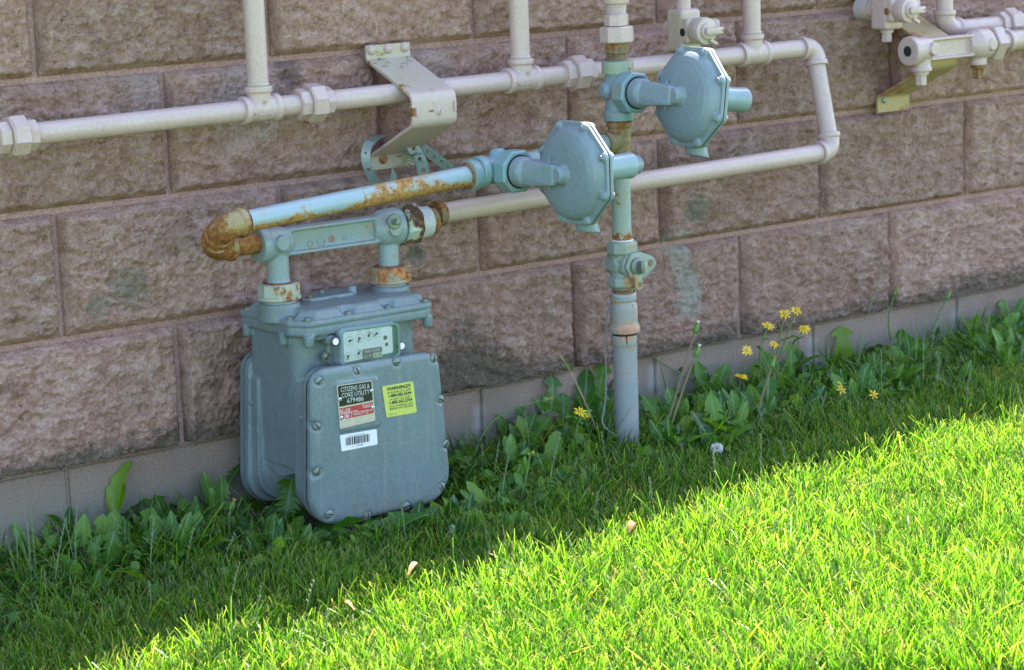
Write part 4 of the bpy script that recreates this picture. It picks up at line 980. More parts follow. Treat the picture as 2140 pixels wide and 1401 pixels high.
# seam and bumps on the left side
bm = BM(); sweep(bm, [V((.2895, -.250, .0385)), V((.2880, -.20, .0405)), V((.2880, -.14, .0405)), V((.2895, -.088, .0385))], .0011, 8); part(met, 'casting_seam', bm, M_METER)
for (y, z) in ((-.078, .070), (-.078, .015), (-.256, .070), (-.256, .008)):
    bm = BM(); lathe(bm, (.288, y-.008 if y > -.1 else y+.016, z), -X1, [(0, .0062), (.004, .006), (.0066, .0045), (.0078, .001)], 18); part(met, 'rivet_boss', bm, M_METER)
BOLTS = [(667, 797), (746, 775), (828, 758), (906, 750), (920, 835), (931, 929), (923, 1017), (849, 1058), (768, 1078), (688, 1075), (664, 986), (663, 892)]
bw = [at(px, py, -.276) for px, py in BOLTS]
cy_ = -root_loc(met)
def dimple(co):
    for b in bw:
        p = b-root_loc(met)
        cx = V((.405, 0, .022))-root_loc(met); d_ = (V((p.x, 0, p.z))-V((cx.x, 0, cx.z))).normalized()
        for k, w in ((0.0, 1.0), (.006, .9), (.011, .8)):
            dx = co[:, 0]-(p.x+d_.x*k); dz = co[:, 2]-(p.z+d_.z*k); r2 = (dx**2+dz**2)/(.0078**2)
            m_ = (co[:, 1] < -.094)
            co[:, 1] += np.where(m_, .0042*w*np.exp(-r2**2)*.5, 0)
    return co
bm = BM(); plate(bm, cov_ol(0), 'y', -.2632, -.278, round_=.0095)
# raised frame for the plate
plate(bm, round_poly([(.326, .1265), (.404, .1235), (.4065, .0435), (.3285, .0455)], .006), 'y', -.270, -.2800, round_=.0015)
cast(met, 'front_cover', bm, M_METER, .0016, 3, fn=dimple)
bm = BM(); plate(bm, cov_ol(0), 'y', -.0688, -.056, round_=.007); part(met, 'back_cover', bm, M_METER)
bm = BM(); plate(bm, cov_ol(-.0006), 'y', -.2610, -.2640); part(met, 'gasket', bm, M_BLACK)
def screw(T, p, d, r, mat, ang):
    bm = BM(); lathe(bm, p, d, [(0, r*1.25), (.0012, r*1.25), (.0013, r), (.003, r), (.0046, r*.72), (.005, r*.3)], 20); o_ = part(T, 'screw', bm, mat)
    x, y, dd = basis(d); q = V(p)+dd*.0048; R = Matrix((x*math.cos(ang)+y*math.sin(ang), y*math.cos(ang)-x*math.sin(ang), dd)).transposed()
    bm = BM(); box(bm, q, (r*1.7, .0014, .0012), R); part(o_, 'slot', bm, M_BLACK)
for i, b in enumerate(bw): screw(met, (b.x, -.2735, b.z), -Y1, .0066, M_BOLT, .6+1.3*i)
# lid
bm = BM(); plate(bm, lidol(.0015), 'z', .2125, .2225, round_=.004)
in2 = round_poly([(.283, -.078), (.283, -.212), (.310, -.247), (.530, -.247), (.530, -.078)], [.018, .02, .02, .02, .018], 6)
plate(bm, in2, 'z', .215, .2365, round_=.0165)
for xx in (.297, .506): lathe(bm, (xx, -.172, .215), Z1, [(0, .0335), (.012, .0325), (.0285, .0318), (.0295, .0305)], 40)
LB = [at(px, py, -.2435) for px, py in ((642, 667), (727, 652), (810, 636), (888, 621))]+[V((.2885, -.2145, .222)), V((.2875, -.150, .222)), V((.2875, -.088, .222))]
def lid_d(co):
    o0 = root_loc(met)
    for b in LB:
        dx = co[:, 0]-(b.x-o0.x); dy = co[:, 1]-(b.y-o0.y); r2 = (dx**2/(.013**2)+dy**2/(.0085**2))
        zc_ = .2225-o0.z
        w = np.exp(-r2**2); co[:, 2] = np.where(co[:, 2] > zc_, co[:, 2]*(1-w)+zc_*w, co[:, 2])
    return co
cast(met, 'lid', bm, M_METER, .0016, 4, fn=lid_d)
bm = BM(); plate(bm, lidol(-.0005), 'z', .2105, .2135); part(met, 'gasket', bm, M_METER)
for i, b in enumerate(LB): screw(met, (b.x, b.y, .2225), Z1, .0052, M_BOLT, .9+.8*i)
for xx in (.297, .506):
    bm = BM(); lathe(bm, (xx, -.172, .243), Z1, [(0, .0275), (.006, .0275)], 36); part(met, 'connection_spud', bm, M_BAR)
# access cover on the lid
a = at_z(633, 628, .238); b = at_z(738, 612, .238)
ang = math.atan2(b.y-a.y, b.x-a.x)
ac = V(((a.x+b.x)/2, (a.y+b.y)/2+.006, 0)); bm = BM()
ux = V((math.cos(ang), math.sin(ang))); uy = V((-ux.y, ux.x))
def L2(u, v): q = V((ac.x, ac.y))+ux*u+uy*v; return (q.x, q.y)
plate(bm, round_poly([L2(-.052, -.008), L2(-.038, -.020), L2(.040, -.020), L2(.050, -.010), L2(.050, .018), L2(-.040, .020)], .007, 5), 'z', .232, .2415, round_=.003)
q = L2(.044, -.008); lathe(bm, (q[0], q[1], .236), Z1, [(0, .0085), (.013, .0075), (.0145, .006)], 24)
cast(met, 'access_cover', bm, M_INDEX, .0014, 3)
for (u, v, m_) in ((-.038, -.010, M_RUSTBOLT), (.0, .014, M_INDEX)):
    q = L2(u, v); bm = BM(); nut(bm, (q[0], q[1], .241), Z1, 0, .0045, .0055, 6, .3, .001); part(met, 'cover_bolt', bm, m_, 25)

# index housing
IC = V((.4045, 0, .174))
bm = BM(); plate(bm, round_poly([(.338, .150), (.345, .207), (.452, .203), (.470, .190), (.470, .146), (.352, .138)], [.016, .012, .010, .010, .010, .014], 5), 'y', -.224, -.238, round_=.003)
cast(met, 'index_base', bm, M_METER, .0014, 3)
ol_i = round_poly([(.3495, .2045), (.4575, .2015), (.4575, .1465), (.3495, .1435)], [.008]*4, 6)
bm = BM(); plate(bm, ol_i, 'y', -.236, -.2585, round_=.0025); idx_case = part(met, 'index_case', bm, M_INDEX, 50)
M_FACE = plain('dial_face', (0.86, 0.79, 0.88), 0.35, var=0.05)
bm = BM(); plate(bm, round_poly([(.355, .1985), (.4485, .1960), (.4485, .1530), (.3555, .1500)], .004), 'y', -.2586, -.2592); face = part(met, 'dial_face', bm, M_FACE, None, smooth=False)
def glass():
    mt, nt = new_mat('clear_index_cover'); L = nt.links
    t = N(nt, 'ShaderNodeBsdfTransparent'); t.inputs[0].default_value = (0.95, 0.985, 0.99, 1)
    g = N(nt, 'ShaderNodeBsdfGlossy'); g.inputs['Roughness'].default_value = 0.12
    fr = N(nt, 'ShaderNodeFresnel'); fr.inputs[0].default_value = 1.45
    m_ = N(nt, 'ShaderNodeMixShader'); L.new(fr.outputs[0], m_.inputs[0]); L.new(t.outputs[0], m_.inputs[1]); L.new(g.outputs[0], m_.inputs[2])
    o = N(nt, 'ShaderNodeOutputMaterial'); L.new(m_.outputs[0], o.inputs[0]); return mt
M_GLASS = glass()
# thin clear cover: front pane, and the tinted edge of its rim
bm = BM(); fo = round_poly([(.3500, .2040), (.4570, .2010), (.4570, .1470), (.3500, .1440)], [.008]*4, 6)
plate(bm, fo, 'y', -.2668, -.2690, round_=.0008); part(met, 'window', bm, M_GLASS, 50)
bm = BM()
inn = [((p[0]-.4035)*.965+.4035, (p[1]-.174)*.935+.174) for p in fo]
def ringplate(bm, a, b, y0, y1):
    n_ = len(a); A = [bm.verts.new((p[0], y0, p[1])) for p in a]; B = [bm.verts.new((p[0], y0, p[1])) for p in b]
    A2 = [bm.verts.new((p[0], y1, p[1])) for p in a]; B2 = [bm.verts.new((p[0], y1, p[1])) for p in b]
    for i in range(n_):
        j = (i+1) % n_
        bm.faces.new((A[i], A[j], A2[j], A2[i])); bm.faces.new((B[j], B[i], B2[i], B2[j])); bm.faces.new((A[j], A[i], B[i], B[j])); bm.faces.new((A2[i], A2[j], B2[j], B2[i]))
ringplate(bm, fo, inn, -.2590, -.2666); part(met, 'window_rim', bm, plain('tinted_rim', (0.30, 0.42, 0.46), 0.2, var=.1), 50)
M_DIAL = plain('dial_grey', (0.14, 0.11, 0.11), 0.6); M_TICK = plain('dial_print', (0.33, 0.35, 0.36), 0.6); M_MAROON = plain('maroon_print', (0.24, 0.17, 0.21), 0.5)
DY = -.2594
def disc(T, x, z, r, mat, y=DY, nm='dot', dy=.0003, seg=20):
    bm = BM(); lathe(bm, (x, y, z), -Y1, [(0, r), (dy, r)], seg); return part(T, nm, bm, mat, None, smooth=False)
dials = [(730, 708, .0092, 80), (751, 702, .0092, 205), (770, 697, .0092, 30), (787, 692, .0092, 235), (727, 744, .0075, 190), (749, 738, .0078, 40)]
for i, (px, py, r, an) in enumerate(dials):
    c_ = at(px, py+5 if i < 4 else py+1, DY)
    bm = BM()
    for k in range(40):
        a = 2*math.pi*k/40; lg = .0016 if k % 4 == 0 else .0008
        p0 = V((c_.x+math.sin(a)*r*.80, DY-.0002, c_.z+math.cos(a)*r*.80))
        box(bm, p0, (.00035, .0003, lg), Matrix.Rotation(a, 3, 'Y'))
    part(face, 'dial_scale', bm, M_TICK, None, smooth=False, kind='stuff')
    a = math.radians(an); bm = BM()
    d_ = V((math.sin(a), 0, math.cos(a))); n_ = V((d_.z, 0, -d_.x)); o_ = V((c_.x, DY-.0006, c_.z))
    hull(bm, [o_-d_*.002+n_*.0014, o_-d_*.002-n_*.0014, o_+n_*.0022, o_-n_*.0022, o_+d_*r*.85, o_+V((0, -.0006, 0))-d_*.002, o_+V((0, -.0006, 0))+d_*r*.8])
    lathe(bm, o_, -Y1, [(0, .0022), (.0008, .0022)], 14)
    part(face, 'dial_hand', bm, M_DIAL, None, smooth=False)
    if i < 4:
        for k in range(10):
            b_ = 2*math.pi*k/10*(1 if i % 2 else -1)
            text(face, str(k), .0026, (c_.x+math.sin(b_)*r*.60, DY-.0003, c_.z+math.cos(b_)*r*.60), M_TICK)
        text(face, ('1 MILLION', '100,000', '10,000', '1,000')[i], .0026, (c_.x, DY-.0003, c_.z+r*1.12), M_TICK)
# maroon unit plate
p0 = at(778, 738, DY); bm = BM(); plate(bm, round_poly([(p0.x-.0185, p0.z+.0085), (p0.x+.0185, p0.z+.0075), (p0.x+.0185, p0.z-.0085), (p0.x-.0185, p0.z-.0095)], .0015), 'y', DY, DY-.0003); part(face, 'unit_panel', bm, M_MAROON, None, smooth=False)
text(face, 'TEMP. COMP.', .0062, (p0.x, DY-.0006, p0.z+.0035), M_WHITE, rot=(math.pi/2, .02, 0), sx=.85)
text(face, 'CU. FT.', .0062, (p0.x-.0085, DY-.0006, p0.z-.0045), M_WHITE, rot=(math.pi/2, .02, 0), sx=.85)
bm = BM(); box(bm, (p0.x+.0100, DY-.0005, p0.z-.0045), (.0165, .0004, .0085)); part(face, 'date_sticker', bm, plain('pale_sticker', (.62, .62, .52), .5), None, smooth=False)
text(face, 'C13', .0078, (p0.x+.0100, DY-.0009, p0.z-.0046), M_BLACK)
for px, py, r in ((805, 706, .0036), (808, 720, .003), (713, 730, .0030), (713, 742, .0022)):
    c_ = at(px, py, DY); disc(face, c_.x, c_.z, r, M_DIAL)
# sealing pegs and screws beside the index
for px, py in ((700, 714), (838, 723)):
    c_ = at(px, py, -.262); bm = BM()
    lathe(bm, (c_.x, -.236, c_.z), -Y1, [(0, .0088), (.016, .0082), (.0165, .0075), (.024, .0075)], 24); pg = part(met, 'seal_peg', bm, M_INDEX)
    bm = BM(); lathe(bm, (c_.x, -.2601, c_.z), -Y1, [(0, .0075), (.0030, .0075), (.0040, .0066)], 24); part(pg, 'peg_collar', bm, plain('peg_maroon', (0.10, 0.05, 0.06), .5), 30)
    bm = BM(); lathe(bm, (c_.x, -.2642, c_.z), -Y1, [(0, .0055), (.0008, .0052)], 24); part(pg, 'peg_cap', bm, plain('peg_white', (0.80, 0.72, 0.76), .4), 30)
c_ = at(689, 747, -.25); screw(met, (c_.x, -.2385, c_.z), -Y1, .0060, M_BOLT, .9)
c_ = at(826, 682, -.25); bm = BM(); lathe(bm, (c_.x+.001, -.240, c_.z), -Y1, [(0, .0045), (.008, .0045), (.011, .002)], 18); part(met, 'index_screw', bm, plain('bright_screw', (.6, .63, .65), .25, .8))

# name plate
PY = -.2806
def quad_plate(name, pts, y0, y1, mat, rad=.002, parent=met):
    bm = BM(); plate(bm, round_poly([(p.x, p.z) for p in pts], rad, 4), 'y', y0, y1); return part(parent, name, bm, mat, None, smooth=False)
corn = [at(703, 806, PY), at(777, 795, PY), at(784, 879, PY), at(710, 897, PY)]
M_CREAM = plain('cream_plate', (.46, .42, .31), .5, var=.35); M_BLK = plain('black_enamel', (.012, .012, .013), .35, var=.5); M_RED = plain('red_enamel', (.42, .035, .028), .5, var=.25)
M_YEL = plain('yellow_sticker', (.50, .54, .11), .55, var=.22); M_SIL = plain('etched_silver', (.45, .46, .44), .4, var=.15)
np_ = quad_plate('name_plate', corn, PY, PY-.0009, M_CREAM)
def lerp2(u, v, c=corn):
    return c[0].lerp(c[1], u).lerp(c[3].lerp(c[2], u), v)
def sub(u0, v0, u1, v1, name, mat, y=PY-.0009, c=corn, parent=None, rad=.0015):
    return quad_plate(name, [lerp2(u0, v0, c), lerp2(u1, v0, c), lerp2(u1, v1, c), lerp2(u0, v1, c)], y, y-.0004, mat, rad, parent or np_)
sub(.03, .02, .97, .49, 'black_panel', M_BLK); sub(.03, .53, .97, .80, 'red_panel', M_RED, rad=.0006)
tilt = math.atan2(corn[1].z-corn[0].z, corn[1].x-corn[0].x); TR = (math.pi/2, -tilt, 0)
def ptext(T, s, size, u, v, mat, c=corn, y=PY-.0016, sx=1.0, bold=0.0):
    p = lerp2(u, v, c); tl = math.atan2(c[1].z-c[0].z, c[1].x-c[0].x); return text(T, s, size, (p.x, y, p.z), mat, rot=(math.pi/2, -tl, 0), sx=sx, bold=bold)
ptext(np_, 'CITIZENS GAS &', .0106, .5, .12, M_SIL, sx=.70, bold=.0001); ptext(np_, 'COKE UTILITY', .0106, .5, .26, M_SIL, sx=.76, bold=.0001); ptext(np_, '679486', .0106, .48, .40, M_SIL, sx=1.0, bold=.0001)
ptext(np_, 'AC-250', .0070, .17, .60, M_WHITE, sx=.9); ptext(np_, '250 C.F.H. @ 1/2" DIFF.', .0038, .26, .655, M_WHITE, sx=.9)
ptext(np_, 'M.A.O.P. 5 P.S.I.', .0038, .80, .570, M_WHITE, sx=.8); ptext(np_, 'WARRANTED', .0038, .83, .62, M_WHITE, sx=.9)
ptext(np_, 'J&I', .0085, .21, .735, M_WHITE); ptext(np_, 'UTILITIES & INDUSTRIES, INC.', .0037, .66, .705, M_WHITE, sx=.78); ptext(np_, 'WINGDALE, N.Y. USA', .0037, .60, .75, M_WHITE, sx=.8)
bm = BM(); p = lerp2(.21, .737)
for dx, dz, w, h in ((0, .0048, .018, .0006), (0, -.0048, .018, .0006), (-.009, 0, .0006, .0096), (.009, 0, .0006, .0096)): box(bm, (p.x+dx, PY-.0015, p.z+dz), (w, .0003, h), Matrix.Rotation(-tilt, 3, 'Y'))
part(np_, 'logo_frame', bm, M_WHITE, None, smooth=False, kind='stuff')
for u, v in ((.06, .32), (.955, .25), (.06, .745), (.955, .665)):
    p = lerp2(u, v); bm = BM(); lathe(bm, (p.x, PY-.0009, p.z), -Y1, [(0, .0030), (.0014, .0028), (.002, .0018)], 14); part(np_, 'rivet', bm, plain('rivet', (.6, .62, .6), .3, .5), 40)
    disc(np_, p.x, p.z, .0009, M_BLACK, PY-.0029, 'rivet_hole')
# yellow warning sticker
yc = [at(798, 808, -.2786), at(863, 797, -.2786), at(871, 862, -.2786), at(808, 873, -.2786)]
ys = quad_plate('warning_sticker', yc, -.2783, -.2789, M_YEL, .003); YT = -.2793
M_INK = plain('sticker_ink', (.02, .02, .012), .6)
ptext(ys, 'WARNING!!!', .0080, .52, .12, M_INK, yc, YT, bold=.0002)
for s_, sz, v, bo in (('IN INDIANA CALL IUPPS', .0044, .24, 0), ('1-800-382-5544', .0072, .345, .0002), ('IN OHIO CALL OUPS', .0044, .46, 0), ('1-800-362-2764', .0072, .565, .0002), ('2 FULL WORKING DAYS', .0046, .68, 0), ('BEFORE ANY DIGGING', .0046, .76, 0)):
    ptext(ys, s_, sz, .52, v, M_INK, yc, YT, sx=.95, bold=bo)
ptext(ys, 'FORM 237957', .0026, .2, .93, M_INK, yc, YT)
# bar code label
bc = [at(710, 910, -.2786), at(787, 897, -.2786), at(789, 929, -.2786), at(714, 944, -.2786)]
bl = quad_plate('bar_code_label', bc, -.2783, -.2789, plain('white_label', (.72, .70, .74), .4, var=.05), .002)
bm = BM(); u = .14; tlb = math.atan2(bc[1].z-bc[0].z, bc[1].x-bc[0].x)
while u < .80:
    w = random.choice((.006, .006, .012, .018)); p = lerp2(u, .46, bc); box(bm, (p.x, -.2792, p.z), (w*.066, .0003, .0125), Matrix.Rotation(-tlb, 3, 'Y')); u += w+random.choice((.008, .008, .014, .02))
part(bl, 'bars', bm, M_INK, None, smooth=False, kind='stuff')
ptext(bl, 'C G C U 0 0 7 6 7 9 4 8 6', .0030, .45, .16, M_INK, bc, YT); ptext(bl, '3      57679486', .0034, .45, .82, M_INK, bc, YT)

# loose rusty brick leaning against the foundation
bk = thing('leaning_brick', 'dark red-brown brick standing against the foundation behind the weeds', 'brick', at(1110, 895, -.03))
a_, b_, c2, d2 = at(1068, 882, -.03), at(1134, 868, -.03), at(1134, 905, -.03), at(1068, 925, -.03)
bm = BM(); plate(bm, round_poly([(a_.x, a_.z), (b_.x+.03, b_.z), (b_.x+.03, b_.z-.085), (a_.x, a_.z-.085)], .003), 'y', -.006, -.045, round_=.002)
part(bk, 'brick_body', bm, paint('burnt_brick', (.075, .04, .03), (.05, .03, .025), rust=.0, rough=.9, bump=.8), 40)
# ------------------------------------------------------------------ plant materials
def leaf_mat(name, stops, trans=0.35, rough=0.45, attr=None, rib=None, tipcol=None, obj_rnd=False, tscale=1.6):
    mt, nt = new_mat(name); L = nt.links
    geo = N(nt, 'ShaderNodeNewGeometry'); pos = geo.outputs['Position']
    if attr:
        a = N(nt, 'ShaderNodeAttribute'); a.attribute_name = attr; f = a.outputs['Fac']
    else:
        f = N(nt, 'ShaderNodeObjectInfo').outputs['Random']
    n = noise(nt, pos, 6, 3, 0.5)
    f = mth(nt, 'ADD', mth(nt, 'MULTIPLY', f, 0.8), mth(nt, 'MULTIPLY', mth(nt, 'SUBTRACT', n.outputs[0], 0.4), 0.5))
    c = ramp(nt, f, stops).outputs[0]
    n2 = noise(nt, pos, 180, 3, 0.6); c = mix(nt, mth(nt, 'MULTIPLY', n2.outputs[0], 0.30), c, mix(nt, 0.6, c, (0.02, 0.04, 0.01)))
    if rib:
        a2 = N(nt, 'ShaderNodeAttribute'); a2.attribute_name = 'side'
        c = mix(nt, ramp(nt, a2.outputs['Fac'], [(0.04, (1, 1, 1)), (0.12, (0, 0, 0))]).outputs[0], c, rib)
        bmpw = N(nt, 'ShaderNodeTexWave')
    if tipcol:
        a3 = N(nt, 'ShaderNodeAttribute'); a3.attribute_name = 'along'
        tt = ramp(nt, a3.outputs['Fac'], [(0.80, (0, 0, 0)), (1.0, (1, 1, 1))]).outputs[0]
        c = mix(nt, mth(nt, 'MULTIPLY', tt, 0.55), c, tipcol)
        bt = ramp(nt, a3.outputs['Fac'], [(0.0, (1, 1, 1)), (0.30, (0, 0, 0))]).outputs[0]
        c = mix(nt, mth(nt, 'MULTIPLY', bt, 0.5), c, (0.13, 0.15, 0.06))
    p = N(nt, 'ShaderNodeBsdfPrincipled'); L.new(c, p.inputs['Base Color']); p.inputs['Roughness'].default_value = rough
    p.inputs['Specular IOR Level'].default_value = 0.4
    t = N(nt, 'ShaderNodeBsdfTranslucent'); g = N(nt, 'ShaderNodeMix', data_type='RGBA', blend_type='MULTIPLY'); g.inputs[0].default_value = 1
    L.new(c, g.inputs[6]); g.inputs[7].default_value = (tscale*1.05, tscale*1.14, tscale*.4, 1); L.new(g.outputs[2], t.inputs[0])
    m_ = N(nt, 'ShaderNodeMixShader'); m_.inputs[0].default_value = trans; L.new(p.outputs[0], m_.inputs[1]); L.new(t.outputs[0], m_.inputs[2])
    o = N(nt, 'ShaderNodeOutputMaterial'); L.new(m_.outputs[0], o.inputs[0]); return mt
M_GRASS = leaf_mat('grass_blade', [(0.0, (0.009, 0.045, 0.006)), (0.36, (0.026, 0.100, 0.007)), (0.64, (0.085, 0.215, 0.008)), (0.82, (0.17, 0.29, 0.014)), (0.90, (0.44, 0.36, 0.16)), (1.0, (0.32, 0.21, 0.08))], 0.50, 0.36, 'rnd', tipcol=(0.36, 0.38, 0.14), tscale=1.95)
M_LEAF = leaf_mat('weed_leaf', [(0.05, (0.024, 0.085, 0.008)), (0.4, (0.050, 0.155, 0.011)), (0.65, (0.095, 0.22, 0.014)), (0.88, (0.21, 0.32, 0.018))], 0.38, 0.36, rib=(0.16, 0.24, 0.10))
M_SEEDL = leaf_mat('seedling_leaf', [(0.1, (0.07, 0.17, 0.03)), (0.9, (0.16, 0.31, 0.05))], 0.4, 0.45, rib=(0.2, 0.33, 0.10))
M_COVER = leaf_mat('ground_cover_leaf', [(0.0, (0.035, 0.10, 0.015)), (0.5, (0.07, 0.17, 0.02)), (0.9, (0.13, 0.25, 0.03))], 0.38, 0.5, 'rnd')
M_STEM = plain('green_stem', (0.10, 0.16, 0.04), 0.5, var=0.3); M_STEMR = plain('reddish_stem', (0.20, 0.13, 0.07), 0.5, var=0.3)
M_BUD = plain('green_bud', (0.09, 0.19, 0.03), 0.5, var=0.35); M_DKBUD = plain('dark_bud', (0.035, 0.07, 0.015), 0.6, var=0.3)
M_PETAL = plain('yellow_petal', (0.92, 0.60, 0.008), 0.5, var=0.12); M_DISC = plain('yellow_disc', (0.55, 0.30, 0.01), 0.6, var=0.3)
M_ORANGE = plain('withered_orange_petal', (0.50, 0.22, 0.03), 0.7, var=0.3); M_FLUFF = plain('white_fluff', (0.66, 0.64, 0.58), 0.8, var=0.1)
M_DRY = plain('dry_stalk', (0.40, 0.31, 0.16), 0.8, var=0.3); M_DEAD = plain('dead_leaf', (0.30, 0.13, 0.05), 0.75, var=0.35)

# ------------------------------------------------------------------ leaves
def leaf_template(name, kind, seed):
    rg = random.Random(seed); bm = BM(); lay = None
    out = []                       # (spine t, outline x, half width)
    if kind == 'toothed':
        n = rg.randint(4, 6); W = rg.uniform(.15, .20); out.append((0, 0, .024)); out.append((.14, .14, .03))
        for i in range(n):
            t0 = .18+.60*i/n; t1 = .18+.60*(i+1)/n; w = W*(.45+.65*math.sin(math.pi*(.25+.6*(i+1)/n)))
            out.append((t0+.02, t0+.02, w*.26)); out.append((t0+.05, t0-.015, w)); out.append(((t0+t1)/2+.03, (t0+t1)/2+.03, w*.62))
        out += [(.80, .79, W*.5), (.86, .83, W*1.02), (.92, .92, W*.62), (.97, .975, W*.25), (1, 1, .002)]
    elif kind == 'wavy':
        n = 9; W = rg.uniform(.17, .23); out.append((0, 0, .026)); out.append((.12, .12, .04))
        for i in range(n):
            t = .18+.78*i/(n-1); w = W*math.sin(math.pi*min(1, .12+.83*t**1.25))**.8; out.append((t, t, w*(1.0 if i % 2 else .80)))
        out.append((1, 1, .004))
    elif kind == 'oval':
        W = rg.uniform(.22, .29); out += [(0, 0, .024), (.22, .22, .034)]
        for i in range(8):
            t = .27+.70*i/7; w = W*math.sin(math.pi*min(1, .10+.88*((t-.27)/.70)))**.75; out.append((t, t, w))
        out.append((1, 1, .004))
    else:                           # lobed: side leaflets on a stalk and a round end lobe
        out += [(0, 0, .012), (.30, .30, .014), (.34, .32, .10), (.40, .39, .11), (.43, .43, .02), (.52, .52, .02), (.55, .51, .14), (.60, .58, .16), (.66, .64, .08), (.68, .68, .06),
                (.70, .65, .17), (.75, .73, .12), (.78, .75, .17), (.83, .83, .12), (.87, .85, .14), (.93, .93, .09), (.97, .975, .05), (1, 1, .01)]
    arch = rg.uniform(.10, .30); fold = rg.uniform(.15, .5); tw = rg.uniform(-.5, .5)
    rows = []; side = bm.verts.layers.float.new('side')
    for t, x, w in out:
        z = arch*(4*t*(1-t))*.5-.12*t*t; zx = arch*(4*x*(1-x))*.5-.12*x*x
        rip = .02*math.sin(23*t+seed)
        def rot(px_, py_, pz_):
            a = tw*t; return V((px_, py_*math.cos(a)-pz_*math.sin(a)*0, pz_+py_*math.sin(a)))
        s = bm.verts.new(rot(t, 0, z)); s[side] = 0
        l = bm.verts.new(rot(x, w*(1+.12*math.sin(9*t+seed)), zx+w*fold+rip)); l[side] = w/.2
        r = bm.verts.new(rot(x, -w*(1+.12*math.cos(8*t+seed)), zx+w*fold-rip)); r[side] = w/.2
        rows.append((l, s, r))
    for a, b in zip(rows, rows[1:]):
        bm.faces.new((a[0], a[1], b[1], b[0])); bm.faces.new((a[1], a[2], b[2], b[1]))
    bmesh.ops.recalc_face_normals(bm, faces=bm.faces[:])
    me = bpy.data.meshes.new(name); bm.to_mesh(me); bm.free(); me.materials.append(M_LEAF); me.shade_smooth(); return me
LT = {k: [leaf_template('leaf', k, 10*i+j) for i in range(4)] for j, k in enumerate(('toothed', 'wavy', 'oval', 'lobed'))}
def add_leaf(P_, kind, base, tip, width=1.0, roll=None, var=None):
    base, tip = V(base), V(tip); x = (tip-base); Ln = x.length; x.normalize()
    up = V((0, 0, 1)) if abs(x.z) < .8 else V((-.5, -.8, .2))
    y = up.cross(x).normalized(); z = x.cross(y)
    roll = random.uniform(-.6, .6) if roll is None else roll
    y2 = y*math.cos(roll)+z*math.sin(roll); z2 = x.cross(y2)
    me = LT[kind][random.randrange(4) if var is None else var]
    o = bpy.data.objects.new('leaf', me); COL.objects.link(o); o.parent = P_
    if kind == 'lobed': o.material_slots[0].link = 'OBJECT'; o.material_slots[0].material = M_SEEDL
    M = Matrix((x*Ln, y2*Ln*width, z2*Ln)).transposed().to_4x4(); M.translation = base-P_.location
    o.matrix_local = M; return o
def rosette(label, p, leaves=(), n=7, kinds=('toothed', 'wavy'), r=(.05, .10), group=None, name='dandelion_plant', up=(.35, 1.1)):
    p = V(p); T = thing(name, label, 'weed', p, group)
    for (k, b, t, w) in leaves: add_leaf(T, k, b, t, w)
    a0 = random.uniform(0, 6.28)
    for i in range(n):
        a = a0+6.283*i/n+random.uniform(-.4, .4); el = random.uniform(*up); L_ = random.uniform(*r)
        b = p+V((math.cos(a)*.006, math.sin(a)*.006, .002)); t = b+V((math.cos(a)*math.cos(el), math.sin(a)*math.cos(el), math.sin(el)))*L_
        if t.y > -.006: t.y = -.006-random.uniform(0, .01)
        add_leaf(T, random.choice(kinds), b, t, random.uniform(.70, 1.05))
    return T
def lf(kind, b, t, w=1.0, dy=0.0):
    """leaf from a ground pixel to a tip pixel, standing on its base"""
    g_ = at_ground(*b); g_.y = min(g_.y, -.012); y = g_.y
    q = at(t[0], t[1], y+dy); return (kind, at(b[0], b[1], y), q, w)
def P_G(px, py):
    g_ = at_ground(px, py); g_.y = min(g_.y, -.012); g_.z = ground_z(g_.x); return g_
